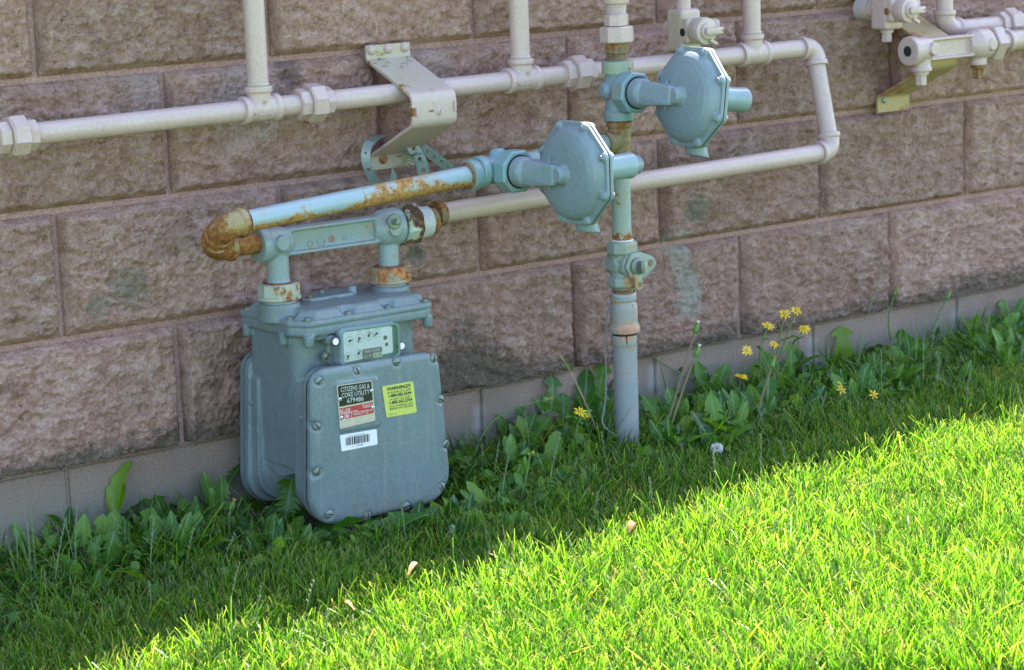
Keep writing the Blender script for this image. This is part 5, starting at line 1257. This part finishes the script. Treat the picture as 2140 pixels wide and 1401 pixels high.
WP = [
 ('tall upright two-leaved dandelion against the foundation left of the meter', (240, 1085), [lf('wavy', (238, 1085), (266, 962), .85), lf('wavy', (232, 1095), (258, 1008), .95), lf('toothed', (250, 1095), (347, 1028), 1.0), lf('toothed', (262, 1100), (372, 1050), .9)], 4),
 ('dandelion whose pointed leaf leans out behind the left edge of the meter', (468, 1045), [lf('toothed', (470, 1040), (520, 952), .8)], 4),
 ('dandelion with one tall toothed leaf standing before the notch under the meter', (592, 1118), [lf('toothed', (590, 1120), (612, 993), 1.25), lf('toothed', (585, 1125), (560, 1060), 1)], 3),
 ('weed with broad smooth oval leaves lying in front of the meter foot', (655, 1165), [lf('oval', (642, 1170), (728, 1098), 1.2), lf('oval', (668, 1170), (755, 1075), .8), lf('wavy', (700, 1150), (640, 1120), 1)], 1),
 ('weed with upright pale green leaves at the front right foot of the meter', (800, 1140), [lf('oval', (790, 1145), (862, 1078), 1.1), lf('oval', (768, 1120), (698, 1085), 1), lf('wavy', (812, 1140), (800, 1085), .9)], 2),
 ('dandelion with a big wavy leaf at the end of the arching bud stem', (1030, 1010), [lf('wavy', (1035, 1015), (1008, 948), 1.2), lf('toothed', (1060, 1000), (1100, 950), 1), lf('wavy', (1075, 930), (1040, 868), 1)], 3),
 ('dandelion with one pointed three-lobed leaf above the leaning brick', (1135, 900), [lf('toothed', (1137, 900), (1160, 783), 1.3), lf('toothed', (1120, 905), (1085, 850), 1)], 3),
 ('dark green dandelion tuft between the leaning brick and the riser', (1215, 905), [lf('wavy', (1222, 880), (1226, 772), 1.2), lf('toothed', (1245, 870), (1262, 758), .9), lf('toothed', (1200, 900), (1170, 830), 1)], 5),
 ('dandelion with a tall flat leaf in front of the leaning brick', (1145, 1010), [lf('wavy', (1142, 1005), (1163, 900), 1.1), lf('toothed', (1130, 1015), (1075, 945), 1)], 4),
 ('dandelion crowding the right side of the riser foot', (1395, 925), [lf('toothed', (1390, 925), (1352, 830), 1), lf('toothed', (1400, 925), (1402, 838), 1), lf('wavy', (1410, 925), (1420, 850), .9), lf('wavy', (1385, 950), (1398, 880), .8)], 4),
 ('weed with long oval leaf below the closed dandelion stalks', (1500, 960), [lf('oval', (1405, 960), (1400, 880), .9), lf('wavy', (1480, 925), (1478, 850), 1)], 4),
 ('upright oval-leaved weed among the yellow ragwort stems', (1590, 870), [lf('oval', (1592, 830), (1580, 758), 1.2), lf('wavy', (1540, 915), (1532, 855), 1.2), lf('oval', (1560, 905), (1562, 858), 1), lf('wavy', (1600, 900), (1612, 860), 1)], 3),
 ('dandelion with an arrow-shaped leaf against the foundation right of the ragwort', (1765, 775), [lf('toothed', (1762, 770), (1758, 683), 1.5), lf('toothed', (1780, 775), (1835, 742), 1.4), lf('oval', (1720, 810), (1772, 780), 1.5)], 3),
 ('dandelion with a broad leaf catching light at the far right of the wall foot', (2040, 750), [lf('wavy', (2050, 740), (2088, 668), 1.1), lf('wavy', (2020, 800), (2076, 742), 1.2), lf('toothed', (2090, 720), (2140, 660), 1)], 4),
 ('toothed dandelion leaning across the bare wall foot at the far left', (110, 1120), [lf('wavy', (130, 1110), (95, 1072), 1.2), lf('wavy', (150, 1120), (145, 1060), 1.1)], 5),
]
for lb, p, lv, n in WP: rosette(lb, P_G(*p), lv, n, r=(.055, .10))
WL = 'low dandelion rosette with toothed green leaves in the weedy strip along the wall'
rr = random.Random(5); placed = []
tries = 0
while len(placed) < 112 and tries < 9000:
    tries += 1
    x = rr.uniform(-.35, 2.6); y = -rr.uniform(.02, .335)
    if .27 < x < .56 and -.30 < y: continue
    if abs(x-XR) < .035 and abs(y-YR) < .035: continue
    if x < .25 and y < -.30: continue
    if any((x-a)**2+(y-b)**2 < .047**2 for a, b in placed): continue
    placed.append((x, y))
    back = y > -.17
    if x < .27: wh = 'left of the gas meter'
    elif x < .60: wh = 'at the foot of the gas meter'
    elif x < .97: wh = 'between the gas meter and the riser pipe'
    elif x < 1.40: wh = 'just right of the riser foot'
    elif x < 1.75: wh = 'under the yellow ragwort flowers'
    else: wh = 'beyond the ragwort towards the far right'
    WL = ('toothed dandelion near the foundation, ' if back else 'low dandelion on the lawn side, ')+wh
    rosette(WL, V((x, y, ground_z(x))), (), rr.randint(6, 10), ('toothed', 'toothed', 'wavy') if rr.random() < .8 else ('oval', 'wavy'), (.038, .080), ('dandelions ' if back else 'lawn side dandelions ')+wh)
LB_ = 'seedling weed with round lobed light green leaves in front of the riser and brick'
for px, py in ((1010, 1085), (1050, 1075), (1085, 1095), (985, 1050), (1110, 1060), (1040, 1130), (1150, 1060), (960, 1100), (1000, 1125), (1075, 1125), (1190, 1045), (1230, 1060), (1020, 1055)):
    rosette(LB_, P_G(px, py), (), 7, ('lobed',), (.035, .06), 'round-leaved seedlings before the riser', 'seedling_weed', (.3, 1.3))

LS_ = 'bright green seedling weed with rounded lobes tangled among the dandelions along the foundation'
for k in range(44):
    x = rr.uniform(.55, 2.5) if k < 34 else rr.uniform(-.15, .26); y = -rr.uniform(.015, .27)
    if abs(x-XR) < .03 and abs(y-YR) < .03: continue
    LS_ = 'bright green lobed seedling among dandelions '+('left of the gas meter' if x < .4 else 'between the gas meter and the riser' if x < .99 else 'from the riser to the ragwort' if x < 1.6 else 'right of the ragwort')
    rosette(LS_, V((x, y, ground_z(x))), (), rr.randint(6, 9), ('lobed', 'toothed', 'lobed', 'toothed'), (.045, .100), 'seedlings '+LS_.split('dandelions ')[1], 'seedling_weed', (.75, 1.45))
# ground cover
def scatter_leaves(name, label, cat, count, area, size, dens=None):
    rg = np.random.default_rng(3); x = rg.uniform(area[0], area[1], count); y = rg.uniform(area[2], area[3], count)
    keep = fbm(x*1.0, y*1.0, 9, 3) > rg.uniform(-.25, .12, count)
    keep &= ~((x > .27) & (x < .545) & (y > -.28)); x, y = x[keep], y[keep]; n = len(x)
    z = -.150+.022*np.clip(x, -2.5, 4.5)+rg.uniform(.004, .040, n)*np.clip(1.2-np.abs(y+.1)*2, .3, 1)
    az = rg.uniform(0, 6.28, n); tilt = rg.uniform(.1, 1.1, n); s = rg.uniform(size[0], size[1], n)
    K = 7; ang = np.linspace(0, 2*np.pi, K, endpoint=False)
    prof = np.array([1.0, .92, .8, .85, .85, .8, .92]); lx = (np.cos(ang)*prof+.9); ly = np.sin(ang)*prof*.85
    tx, ty = np.cos(az), np.sin(az)
    px = lx[None]*s[:, None]; py_ = ly[None]*s[:, None]
    X_ = x[:, None]+px*(tx*np.cos(tilt))[:, None]-py_*ty[:, None]
    Y_ = y[:, None]+px*(ty*np.cos(tilt))[:, None]+py_*tx[:, None]
    Z_2 = z[:, None]+px*np.sin(tilt)[:, None]+np.abs(py_)*.25
    Y_ = np.minimum(Y_, -.004)
    co = np.stack([X_, Y_, Z_2], -1).reshape(-1, 3); faces = np.arange(n*K).reshape(n, K)
    me = np_mesh(name, co, faces, M_COVER, False)
    a = me.attributes.new('rnd', 'FLOAT', 'POINT'); a.data.foreach_set('value', np.repeat(rg.uniform(0, 1, n), K).astype(np.float32))
    o = bpy.data.objects.new(name, me); COL.objects.link(o); o['kind'] = 'stuff'; o['label'] = label; o['category'] = cat; return o
scatter_leaves('ground_cover', 'small chickweed and clover leaves carpeting the soil at the wall foot', 'ground cover', 20000, (-.7, 3.0, -.37, -.01), (.0035, .0105))

# ------------------------------------------------------------------ grass
def grass(name, label, n, sampler, hrange, wrange, straw=.06, bend=(.1, .7), lean=.35, seed=1, mat=None):
    rg = np.random.default_rng(seed); x, y = sampler(rg, n); n = len(x)
    z = -.150+.022*np.clip(x, -2.5, 4.5)-.004
    patch = fbm(x, y, 5, 3); patch2 = fbm(x+7, y-3, 17, 2)
    h = rg.uniform(*hrange, n)*(1+.55*patch+.35*patch2)*np.where(rg.random(n) < .05, 1.35, 1)
    az = rg.uniform(0, 2*np.pi, n); ln = np.abs(rg.normal(0, lean, n)); bd_ = rg.uniform(*bend, n)*rg.uniform(.3, 1, n)
    dxx = np.cos(az)+.55*fbm(x, y, 8, 2)*2; dyy = np.sin(az)+.55*fbm(x+5, y+5, 8, 2)*2; nn = np.hypot(dxx, dyy)+1e-6; dxx /= nn; dyy /= nn
    w = rg.uniform(*wrange, n)*.5; waz = rg.uniform(0, 2*np.pi, n)
    wx, wy = np.cos(waz), np.sin(waz)
    lev = np.array([0, .3, .58, .82, 1.0]); wp = np.array([.65, 1.0, .95, .75, .38])
    rndv = rg.random(n); dry = rg.random(n) < straw; rndv = np.where(dry, rg.uniform(1.08, 1.3, n), rndv*.95)
    ln = np.where(dry, ln+rg.uniform(.3, 1.3, n), ln)
    cosl = 1/np.sqrt(1+ln**2)
    co = np.empty((n, 5, 2, 3), np.float32)
    for i, (s, wq) in enumerate(zip(lev, wp)):
        r = h*(ln*s+bd_*s*s)*cosl
        cx = x+dxx*r; cy = y+dyy*r; cz = z+h*(s-.42*bd_*s*s)*cosl
        tw_ = waz+s*1.2*(rndv-.5)
        wx, wy = np.cos(tw_), np.sin(tw_)
        for j, sg in enumerate((-1, 1)):
            co[:, i, j, 0] = cx+sg*wx*w*wq; co[:, i, j, 1] = cy+sg*wy*w*wq; co[:, i, j, 2] = cz+sg*w*wq*.25
    co[..., 1] = np.minimum(co[..., 1], -.003)
    idx = np.arange(n*10).reshape(n, 5, 2)
    q = np.stack([idx[:, :-1, 0], idx[:, :-1, 1], idx[:, 1:, 1], idx[:, 1:, 0]], -1).reshape(-1, 4)
    me = np_mesh(name, co.reshape(-1, 3), q, mat or M_GRASS)
    a = me.attributes.new('rnd', 'FLOAT', 'POINT'); a.data.foreach_set('value', np.repeat(rndv, 10).astype(np.float32))
    a = me.attributes.new('along', 'FLOAT', 'POINT'); a.data.foreach_set('value', np.tile(np.repeat(lev, 2), n).astype(np.float32))
    o = bpy.data.objects.new(name, me); COL.objects.link(o); o['kind'] = 'stuff'; o['label'] = label; o['category'] = 'grass'; return o
def edge(x): return -.262+.05*fbm(x, x*0+3, 2.3, 2)*2-.03*(x < .5)
def s_view(rg, n):
    x = rg.uniform(-.55, 2.5, n); y = rg.uniform(-1.55, -.16, n)
    keep = (y > -.62-.60*(x+.3)*1.25-.12) & (y < edge(x)+.07*rg.random(n)) & (y > -1.5) & ~((x > .29) & (x < .60) & (y > -.325-.02*rg.random(n)))
    keep &= (y < .95*(x+.75)-.0) 
    clump = fbm(x, y, 26, 2); keep &= rg.random(n) < (.72+1.1*clump)
    return x[keep], y[keep]
def s_far(rg, n):
    x = rg.uniform(-1.6, 3.2, n); y = rg.uniform(-2.2, -.2, n)
    inside = (y > -.62-.60*(x+.3)*1.25-.12) & (x > -.55) & (x < 2.5) & (y > -1.5)
    keep = ~inside & (y < edge(x)); return x[keep], y[keep]
lawn = grass('lawn_grass', 'dense mown lawn, dark in the shade by the wall and glowing yellow-green in the sun', 215000, s_view, (.034, .068), (.0009, .0024), .12, lean=.28)
grass('lawn_margin', 'mown lawn continuing past the picture', 42000, s_far, (.04, .065), (.003, .0055), .06, seed=2)
def s_strip(rg, n):
    x = rg.uniform(-.7, 2.9, n); y = rg.uniform(-.26, -.01, n); keep = ~((x > .27) & (x < .545) & (y > -.27)); keep &= rg.random(n) < .25+1.6*fbm(x, y, 6, 2)+.5*(y < -.17)
    return x[keep], y[keep]
grass('wall_foot_grass', 'loose longer grass growing between the weeds at the wall foot', 15000, s_strip, (.045, .105), (.0014, .0030), .09, (.1, 1.0), .45, 3)
# thatch and clippings on the soil
def s_thatch(rg, n):
    x = rg.uniform(-.7, 2.9, n); y = rg.uniform(-1.5, -.02, n); k = rg.random(n) < np.where(y > -.35, 1, .35); return x[k], y[k]
grass('thatch', 'dry clippings and dead grass lying on the soil', 14000, s_thatch, (.02, .04), (.0012, .0024), 1.0, (.0, .5), .9, 4)

# seed heads rising over the grass
def seed_heads(spots):
    bm = BM()
    for x, y, h, lx, ly in spots:
        b = V((x, y, ground_z(x))); t = b+V((lx, ly, h)); c_ = b+V((lx*.25, ly*.25, h*.55)); ps = bez(b, c_, t, 8)
        sweep(bm, ps, .0008, 4, radii=[.0009]*5+[.0007]*4)
        for k in range(12):
            u = .62+.38*k/12; p_ = ps[int(u*8)].lerp(ps[min(8, int(u*8)+1)], u*8-int(u*8)); a = k*2.4
            d_ = V((math.cos(a)*.5, math.sin(a)*.5, 1)).normalized(); hull(bm, [p_, p_+d_*.0055, p_+d_*.003+V((.0013, 0, 0)), p_+d_*.003+V((-.0006, .0011, 0)), p_+d_*.003+V((-.0006, -.0011, 0))])
    me = bpy.data.meshes.new('seed_grass'); bm.to_mesh(me); bm.free(); me.materials.append(plain('seed_head', (0.17, 0.22, 0.10), .6, var=.4))
    o = bpy.data.objects.new('seed_grass', me); COL.objects.link(o); o['kind'] = 'stuff'; o['label'] = 'thin pale grass seed heads standing above the lawn and weeds'; o['category'] = 'grass'
sp = []
for k in range(110):
    x = rr.uniform(-.3, 2.3); y = -rr.uniform(.1, .9) if k > 45 else -rr.uniform(.08, .34)
    if .27 < x < .55 and y > -.30: continue
    sp.append((x, y, rr.uniform(.055, .105) if k > 30 else rr.uniform(.09, .14), rr.uniform(-.02, .03), rr.uniform(-.015, .015)))
for px, py, tx, ty in ((1640, 800, 1668, 700), (1880, 800, 1880, 700), (1790, 800, 1845, 560), (235, 1150, 228, 1060), (95, 1140, 92, 1075), (2000, 800, 2010, 740), (1240, 1110, 1250, 1030), (1700, 790, 1735, 700)):
    g_ = P_G(px, py); q = at(tx, ty, g_.y); sp.append((g_.x, g_.y, q.z-g_.z, q.x-g_.x, 0))
seed_heads(sp)

# ------------------------------------------------------------------ single flowers and stalks
def stalk(T, pts, r, mat, nm='stem'):
    P2 = []
    for i in range(len(pts)-1):
        for k in range(4): P2.append(V(pts[i]).lerp(V(pts[i+1]), k/4))
    P2.append(V(pts[-1]))
    for _ in range(6): P2 = [P2[0]]+[(a+b*2+c)/4 for a, b, c in zip(P2, P2[1:], P2[2:])]+[P2[-1]]
    bm = BM(); sweep(bm, P2, r, 8); part(T, nm, bm, mat); return P2
def bud(T, p, d, L_, r, mat, tipmat=None, tipr=.5):
    d = V(d).normalized(); bm = BM(); lathe(bm, V(p), d, [(-.001, r*.4), (L_*.12, r*.95), (L_*.35, r*1.05), (L_*.7, r*.75), (L_*.9, r*.62), (L_, r*.5)], 12)
    for k in range(7):
        a = k*.9; x, y, _ = basis(d); s_ = V(p)+(x*math.cos(a)+y*math.sin(a))*r*.8; hull(bm, [s_, s_+d*.002, s_+(x*math.cos(a)+y*math.sin(a))*r*.9-d*.002, s_+x*.0006])
    part(T, 'bud', bm, mat)
    if tipmat:
        bm = BM(); x, y, _ = basis(d)
        for k in range(10):
            a = k*.63; s_ = V(p)+d*(L_*.93); e_ = s_+d*.0055+(x*math.cos(a)+y*math.sin(a))*r*tipr*1.3; w_ = (x*math.cos(a+1.57)+y*math.sin(a+1.57))*.0011
            hull(bm, [s_-w_, s_+w_, e_+w_, e_-w_, e_+d*.001])
        part(T, 'tip', bm, tipmat)
def dpath(pts, y=None):
    g_ = P_G(*pts[0]); yy = g_.y if y is None else y
    o = [V((g_.x, yy, g_.z))]
    for p in pts[1:]: o.append(at(p[0], p[1], yy))
    return o
BUDS = [
 ('closed dandelion with white tip, taller of the pair right of the riser', [(1372, 960), (1405, 850), (1432, 760), (1452, 696)], M_STEMR, M_BUD, M_FLUFF, .018, .0052),
 ('closed dandelion with white tip, shorter of the pair right of the riser', [(1378, 975), (1405, 880), (1432, 800), (1453, 745)], M_STEMR, M_BUD, M_FLUFF, .018, .0052),
 ('small dark round bud peeping out close behind the riser', [(1322, 790), (1338, 740), (1352, 714)], M_STEM, M_DKBUD, None, .009, .005),
 ('small dark bud on a short stem between the closed dandelions', [(1385, 850), (1405, 805), (1423, 776)], M_STEM, M_DKBUD, None, .008, .0048),
 ('withered dandelion on a reddish stem in front of the ragwort', [(1575, 925), (1585, 850), (1605, 790), (1612, 768)], M_STEMR, M_BUD, M_ORANGE, .017, .0055),
 ('tall thin closed dandelion against the foundation right of the ragwort', [(1830, 750), (1850, 670), (1868, 618)], M_STEM, M_BUD, M_ORANGE, .015, .0045),
 ('leaning thin closed dandelion, rightmost one against the foundation', [(1925, 760), (1950, 680), (1978, 626)], M_STEM, M_BUD, M_ORANGE, .016, .0045),
 ('dandelion with orange withered head in front of the wall left of the meter', [(410, 1170), (450, 1130), (470, 1100), (482, 1066)], M_STEMR, M_BUD, M_ORANGE, .014, .0055),
 ('long dandelion stalk arching right over the brick to a nodding bud', [(975, 1010), (990, 950), (1015, 890), (1060, 855), (1132, 838)], M_STEM, M_BUD, M_ORANGE, .017, .0062),
]
for lb, pts, ms, mb, mt_, L_, r_ in BUDS:
    ps = dpath(pts); T = thing('dandelion_bud', lb, 'flower', ps[0]); q = stalk(T, ps, .0016, ms); bud(T, q[-1], q[-1]-q[-3], L_, r_, mb, mt_)
def daisy(T, c, nrm, r, np_=9):
    r *= 1.22; x, y, n_ = basis(nrm); c = V(c); bm = BM(); n = np_
    for k in range(n):
        a = 2*math.pi*k/n+random.uniform(-.12, .12); d_ = x*math.cos(a)+y*math.sin(a); s_ = n_.cross(d_); L_ = r*random.uniform(.85, 1.1); dr = random.uniform(-.25, .2)
        v = [bm.verts.new(c+d_*r*.25-s_*r*.06), bm.verts.new(c+d_*r*.25+s_*r*.06), bm.verts.new(c+d_*L_*.65+s_*r*.15+n_*r*.10), bm.verts.new(c+d_*L_+s_*r*.05+n_*r*dr), bm.verts.new(c+d_*L_-s_*r*.05+n_*r*dr), bm.verts.new(c+d_*L_*.65-s_*r*.15+n_*r*.10)]
        bm.faces.new(v)
    fl_ = part(T, 'flower', bm, M_PETAL, None)
    bm = BM(); lathe(bm, c-n_*.0005, n_, [(0, r*.30), (r*.14, r*.30), (r*.22, r*.16)], 12); part(fl_, 'disc', bm, M_DISC)
    bm = BM(); lathe(bm, c-n_*r*.5, n_, [(0, r*.10), (r*.12, r*.22), (r*.48, r*.28)], 10); part(fl_, 'calyx', bm, M_BUD)
camd = -V(F_)
rg_ = thing('ragwort', 'spindly ragwort with a spray of yellow daisy-like flowers in front of the foundation', 'flower', P_G(1605, 850))
root_ = dpath([(1605, 850)])[0]; yy = root_.y
for pts, r_ in (([(1604, 840), (1625, 760), (1645, 700), (1663, 652)], .0092), ([(1604, 840), (1622, 760), (1630, 700), (1639, 658)], .0098), ([(1600, 835), (1585, 770), (1590, 720), (1604, 684)], .0105),
               ([(1606, 840), (1640, 765), (1660, 710), (1681, 690)], .0112), ([(1598, 830), (1603, 760), (1617, 722)], .0085)):
    ps = [at(p[0], p[1], yy) for p in pts]; q = stalk(rg_, ps, .0016, M_STEM); daisy(rg_, q[-1]+V((0, -.001, .002)), V((random.uniform(-.5, .1), -.6, .9)), r_)
    m_ = q[len(q)//2]
    for k in range(3):
        b = q[int(len(q)*(.35+.2*k))]; bm = BM(); bmesh.ops.create_icosphere(bm, subdivisions=2, radius=.0024, matrix=Matrix.Translation(b+V((random.uniform(-.006, .006), -.002, .004)))); part(rg_, 'bud', bm, M_BUD)
        add_leaf(rg_, 'wavy', b, b+V((random.uniform(-.03, .03), -.004, random.uniform(.0, .02))), .8)
T = thing('ragwort', 'yellow ragwort flower on its own thin stem left of the spray', 'flower', P_G(1552, 880)); ps = dpath([(1552, 870), (1553, 790), (1561, 733)]); q = stalk(T, ps, .0011, M_STEM); daisy(T, q[-1], V((-.2, -.9, .7)), .0100); add_leaf(T, 'wavy', q[4], q[4]+V((.012, -.004, .02)), .8)
T = thing('ragwort', 'lowest flat yellow flower left of the ragwort spray near the weeds', 'flower', P_G(1540, 890)); ps = dpath([(1528, 880), (1540, 830), (1550, 788)]); q = stalk(T, ps, .0013, M_STEM); daisy(T, q[-1], V((.1, -.25, 1)), .0125, 13); add_leaf(T, 'lobed', q[5], q[5]+V((-.02, -.004, .03)), .8)
T = thing('ragwort', 'yellow-topped ragwort with a cluster of green buds left of the riser', 'flower', P_G(1198, 985)); ps = dpath([(1198, 985), (1202, 930), (1208, 880)]); q = stalk(T, ps, .0022, M_STEM)
for dx, dz, r_ in ((.002, .016, .0100), (.013, .010, .0085)): daisy(T, q[-1]+V((dx, -.004, dz)), V((-.1, -.6, .8)), r_)
for k in range(12):
    bm = BM(); bmesh.ops.create_icosphere(bm, subdivisions=2, radius=.0026, matrix=Matrix.Translation(q[-1]+V((random.uniform(-.011, .009), random.uniform(-.008, .004), random.uniform(-.004, .009))))); part(T, 'bud', bm, M_BUD)
for s_ in (-1, 1, -.6, .7): add_leaf(T, 'lobed', q[int(6+abs(s_)*2)], q[8]+V((s_*.032, -.008, random.uniform(-.01, .02))), .8)
for lb, px, py, gx_, gy_ in (('small yellow flower pair low in the grass, left of two, near the wall foot', 1758, 812, 1768, 870), ('small yellow flower low in the grass, right of two, near the wall foot', 1826, 822, 1824, 880)):
    T = thing('small_flower', lb, 'flower', P_G(gx_, gy_)); ps = dpath([(gx_, gy_), ((gx_+px)/2, (gy_+py)/2), (px, py+3)]); q = stalk(T, ps, .001, M_STEM); daisy(T, q[-1], V((-.2, -.8, .6)), .0085, 6)
    if px == 1758: daisy(T, q[-1]+V((-.003, 0, .012)), V((.3, -.7, .6)), .006, 5)
    for k in range(3): add_leaf(T, 'lobed', q[3], q[3]+V((random.uniform(-.03, .03), -.005, random.uniform(0, .03))), .9)
for lb, pts in (('light green ragwort seedling with tiny yellow buds, taller of two before the brick', [(1085, 1060), (1100, 1000), (1108, 948)]), ('light green ragwort seedling with one yellowing bud, shorter of two before the brick', [(1105, 1075), (1120, 1045), (1130, 1022)])):
    T = thing('ragwort', lb, 'flower', P_G(*pts[0])); q = stalk(T, dpath(pts), .0018, M_BUD)
    for k in range(6):
        bm = BM(); bmesh.ops.create_icosphere(bm, subdivisions=2, radius=.0022, matrix=Matrix.Translation(q[-1]+V((random.uniform(-.007, .007), -.003, random.uniform(-.002, .006))))); part(T, 'bud', bm, M_BUD if k % 3 else M_DISC)
    for s_ in (-1, 1, -.5): add_leaf(T, 'lobed', q[5], q[7]+V((s_*.028, -.006, .008)), .9)
T = thing('white_clover', 'round white clover flower in the shaded grass right of the riser', 'flower', P_G(1492, 985)); q = stalk(T, dpath([(1490, 985), (1493, 960), (1495, 944)]), .0010, M_STEM); bm = BM()
for k in range(60):
    a = k*2.4; zz = 1-2*(k+.5)/60*.8; rr_ = math.sqrt(max(0, 1-zz*zz)); d_ = V((math.cos(a)*rr_, math.sin(a)*rr_, zz)); c_ = q[-1]+V((0, -.004, .006))+d_*.005; s_ = d_.orthogonal().normalized()*.0014; hull(bm, [c_-s_, c_+s_, c_+d_*.0065+s_*.8, c_+d_*.0065-s_*.8, c_+d_*.003+d_.cross(s_)])
part(T, 'flower', bm, M_FLUFF)
T = thing('dead_stalk', 'bare brown dead stalk with a papery tan tip leaning between the brick and the riser', 'plant stalk', P_G(1268, 945)); q = stalk(T, dpath([(1268, 945), (1235, 870), (1205, 800), (1180, 755), (1168, 741)]), .0014, M_DRY)
add_leaf(T, 'wavy', q[10], q[14], .35).data = LT['wavy'][0].copy(); T.children[-1].data.materials[0] = M_DRY; T.children[-1].name = 'dry_leaf'
def curl(name, label, c, L_, w, az, mat, h=.01):
    T = thing(name, label, 'leaf litter', c); bm = BM(); rows = []
    for i in range(9):
        t = i/8; ww = w*math.sin(math.pi*min(.97, max(.05, t)))**.7; p = V(c)+V((math.cos(az)*(t-.5)*L_, math.sin(az)*(t-.5)*L_, h*math.sin(t*3)+.003)); s_ = V((-math.sin(az), math.cos(az), 0))
        rows.append((bm.verts.new(p+s_*ww*.5+Z1*ww*.3), bm.verts.new(p), bm.verts.new(p-s_*ww*.5+Z1*ww*.3)))
    for a, b in zip(rows, rows[1:]): bm.faces.new((a[0], a[1], b[1], b[0])); bm.faces.new((a[1], a[2], b[2], b[1]))
    part(T, 'leaf_blade', bm, mat, None)
for lb, px, py, L_, w, az, z in (('curled orange-brown dead leaf lying on the grass below the riser', 1325, 1112, .030, .014, .4, .045), ('thin reddish brown dead leaf caught in the grass below the meter', 868, 1198, .045, .010, .5, .05), ('small brown leaf scrap in the sunlit grass at the lower middle', 725, 1278, .025, .009, 2.0, .05)):
    g_ = at_z(px, py, ground_z(.5)+z); curl('dead_leaf', lb, g_, L_, w, az, M_DEAD)
# clippings caught on the bracket and on the meter
bm = BM()
for k in range(46):
    if k < 26: c_ = at(random.uniform(835, 880), random.uniform(318, 350), -.055); sc = .022
    elif k < 36: c_ = V((random.uniform(.582, .655), random.uniform(-.07, -.03), 0)); c_.z = .541+(.600-.541)*((c_.y+.150)/.129)+.003+.004*0; sc = .014
    else: c_ = V((random.uniform(.33, .48), random.uniform(-.21, -.11), .2375)); sc = .014
    d_ = V((random.uniform(-1, 1), random.uniform(-.6, .6), random.uniform(-.5, .5) if k < 26 else random.uniform(-.05, .05))).normalized()*sc*random.uniform(.6, 1.2)
    n_ = d_.cross(V((0, .3, 1))).normalized()*.0008
    sweep(bm, [c_-d_*.5, c_+V((0, 0, .002)), c_+d_*.5], .0006, 3)
me = bpy.data.meshes.new('grass_clippings'); bm.to_mesh(me); bm.free(); me.materials.append(plain('clipping', (.11, .16, .05), .7, var=.4))
o = bpy.data.objects.new('grass_clippings', me); COL.objects.link(o); o['kind'] = 'stuff'; o['label'] = 'bits of cut grass stuck on the empty bracket and the meter lid'; o['category'] = 'clippings'

g_ = P_G(948, 1135); sc_ = thing('plastic_scrap', 'small dark teal plastic scrap with a pale cap in shaded grass beside the meter', 'litter', g_)
bm = BM(); box(bm, g_+V((.012, 0, .016)), (.022, .012, .026), Matrix.Rotation(.3, 3, 'Y'), .003); part(sc_, 'casing', bm, plain('dark_teal_plastic', (.01, .06, .055), .35))
bm = BM(); cyl(bm, g_+V((-.006, -.004, .004)), g_+V((-.004, -.004, .030)), .006, 18, .0015); part(sc_, 'cap', bm, plain('pale_cap', (.5, .52, .5), .5))
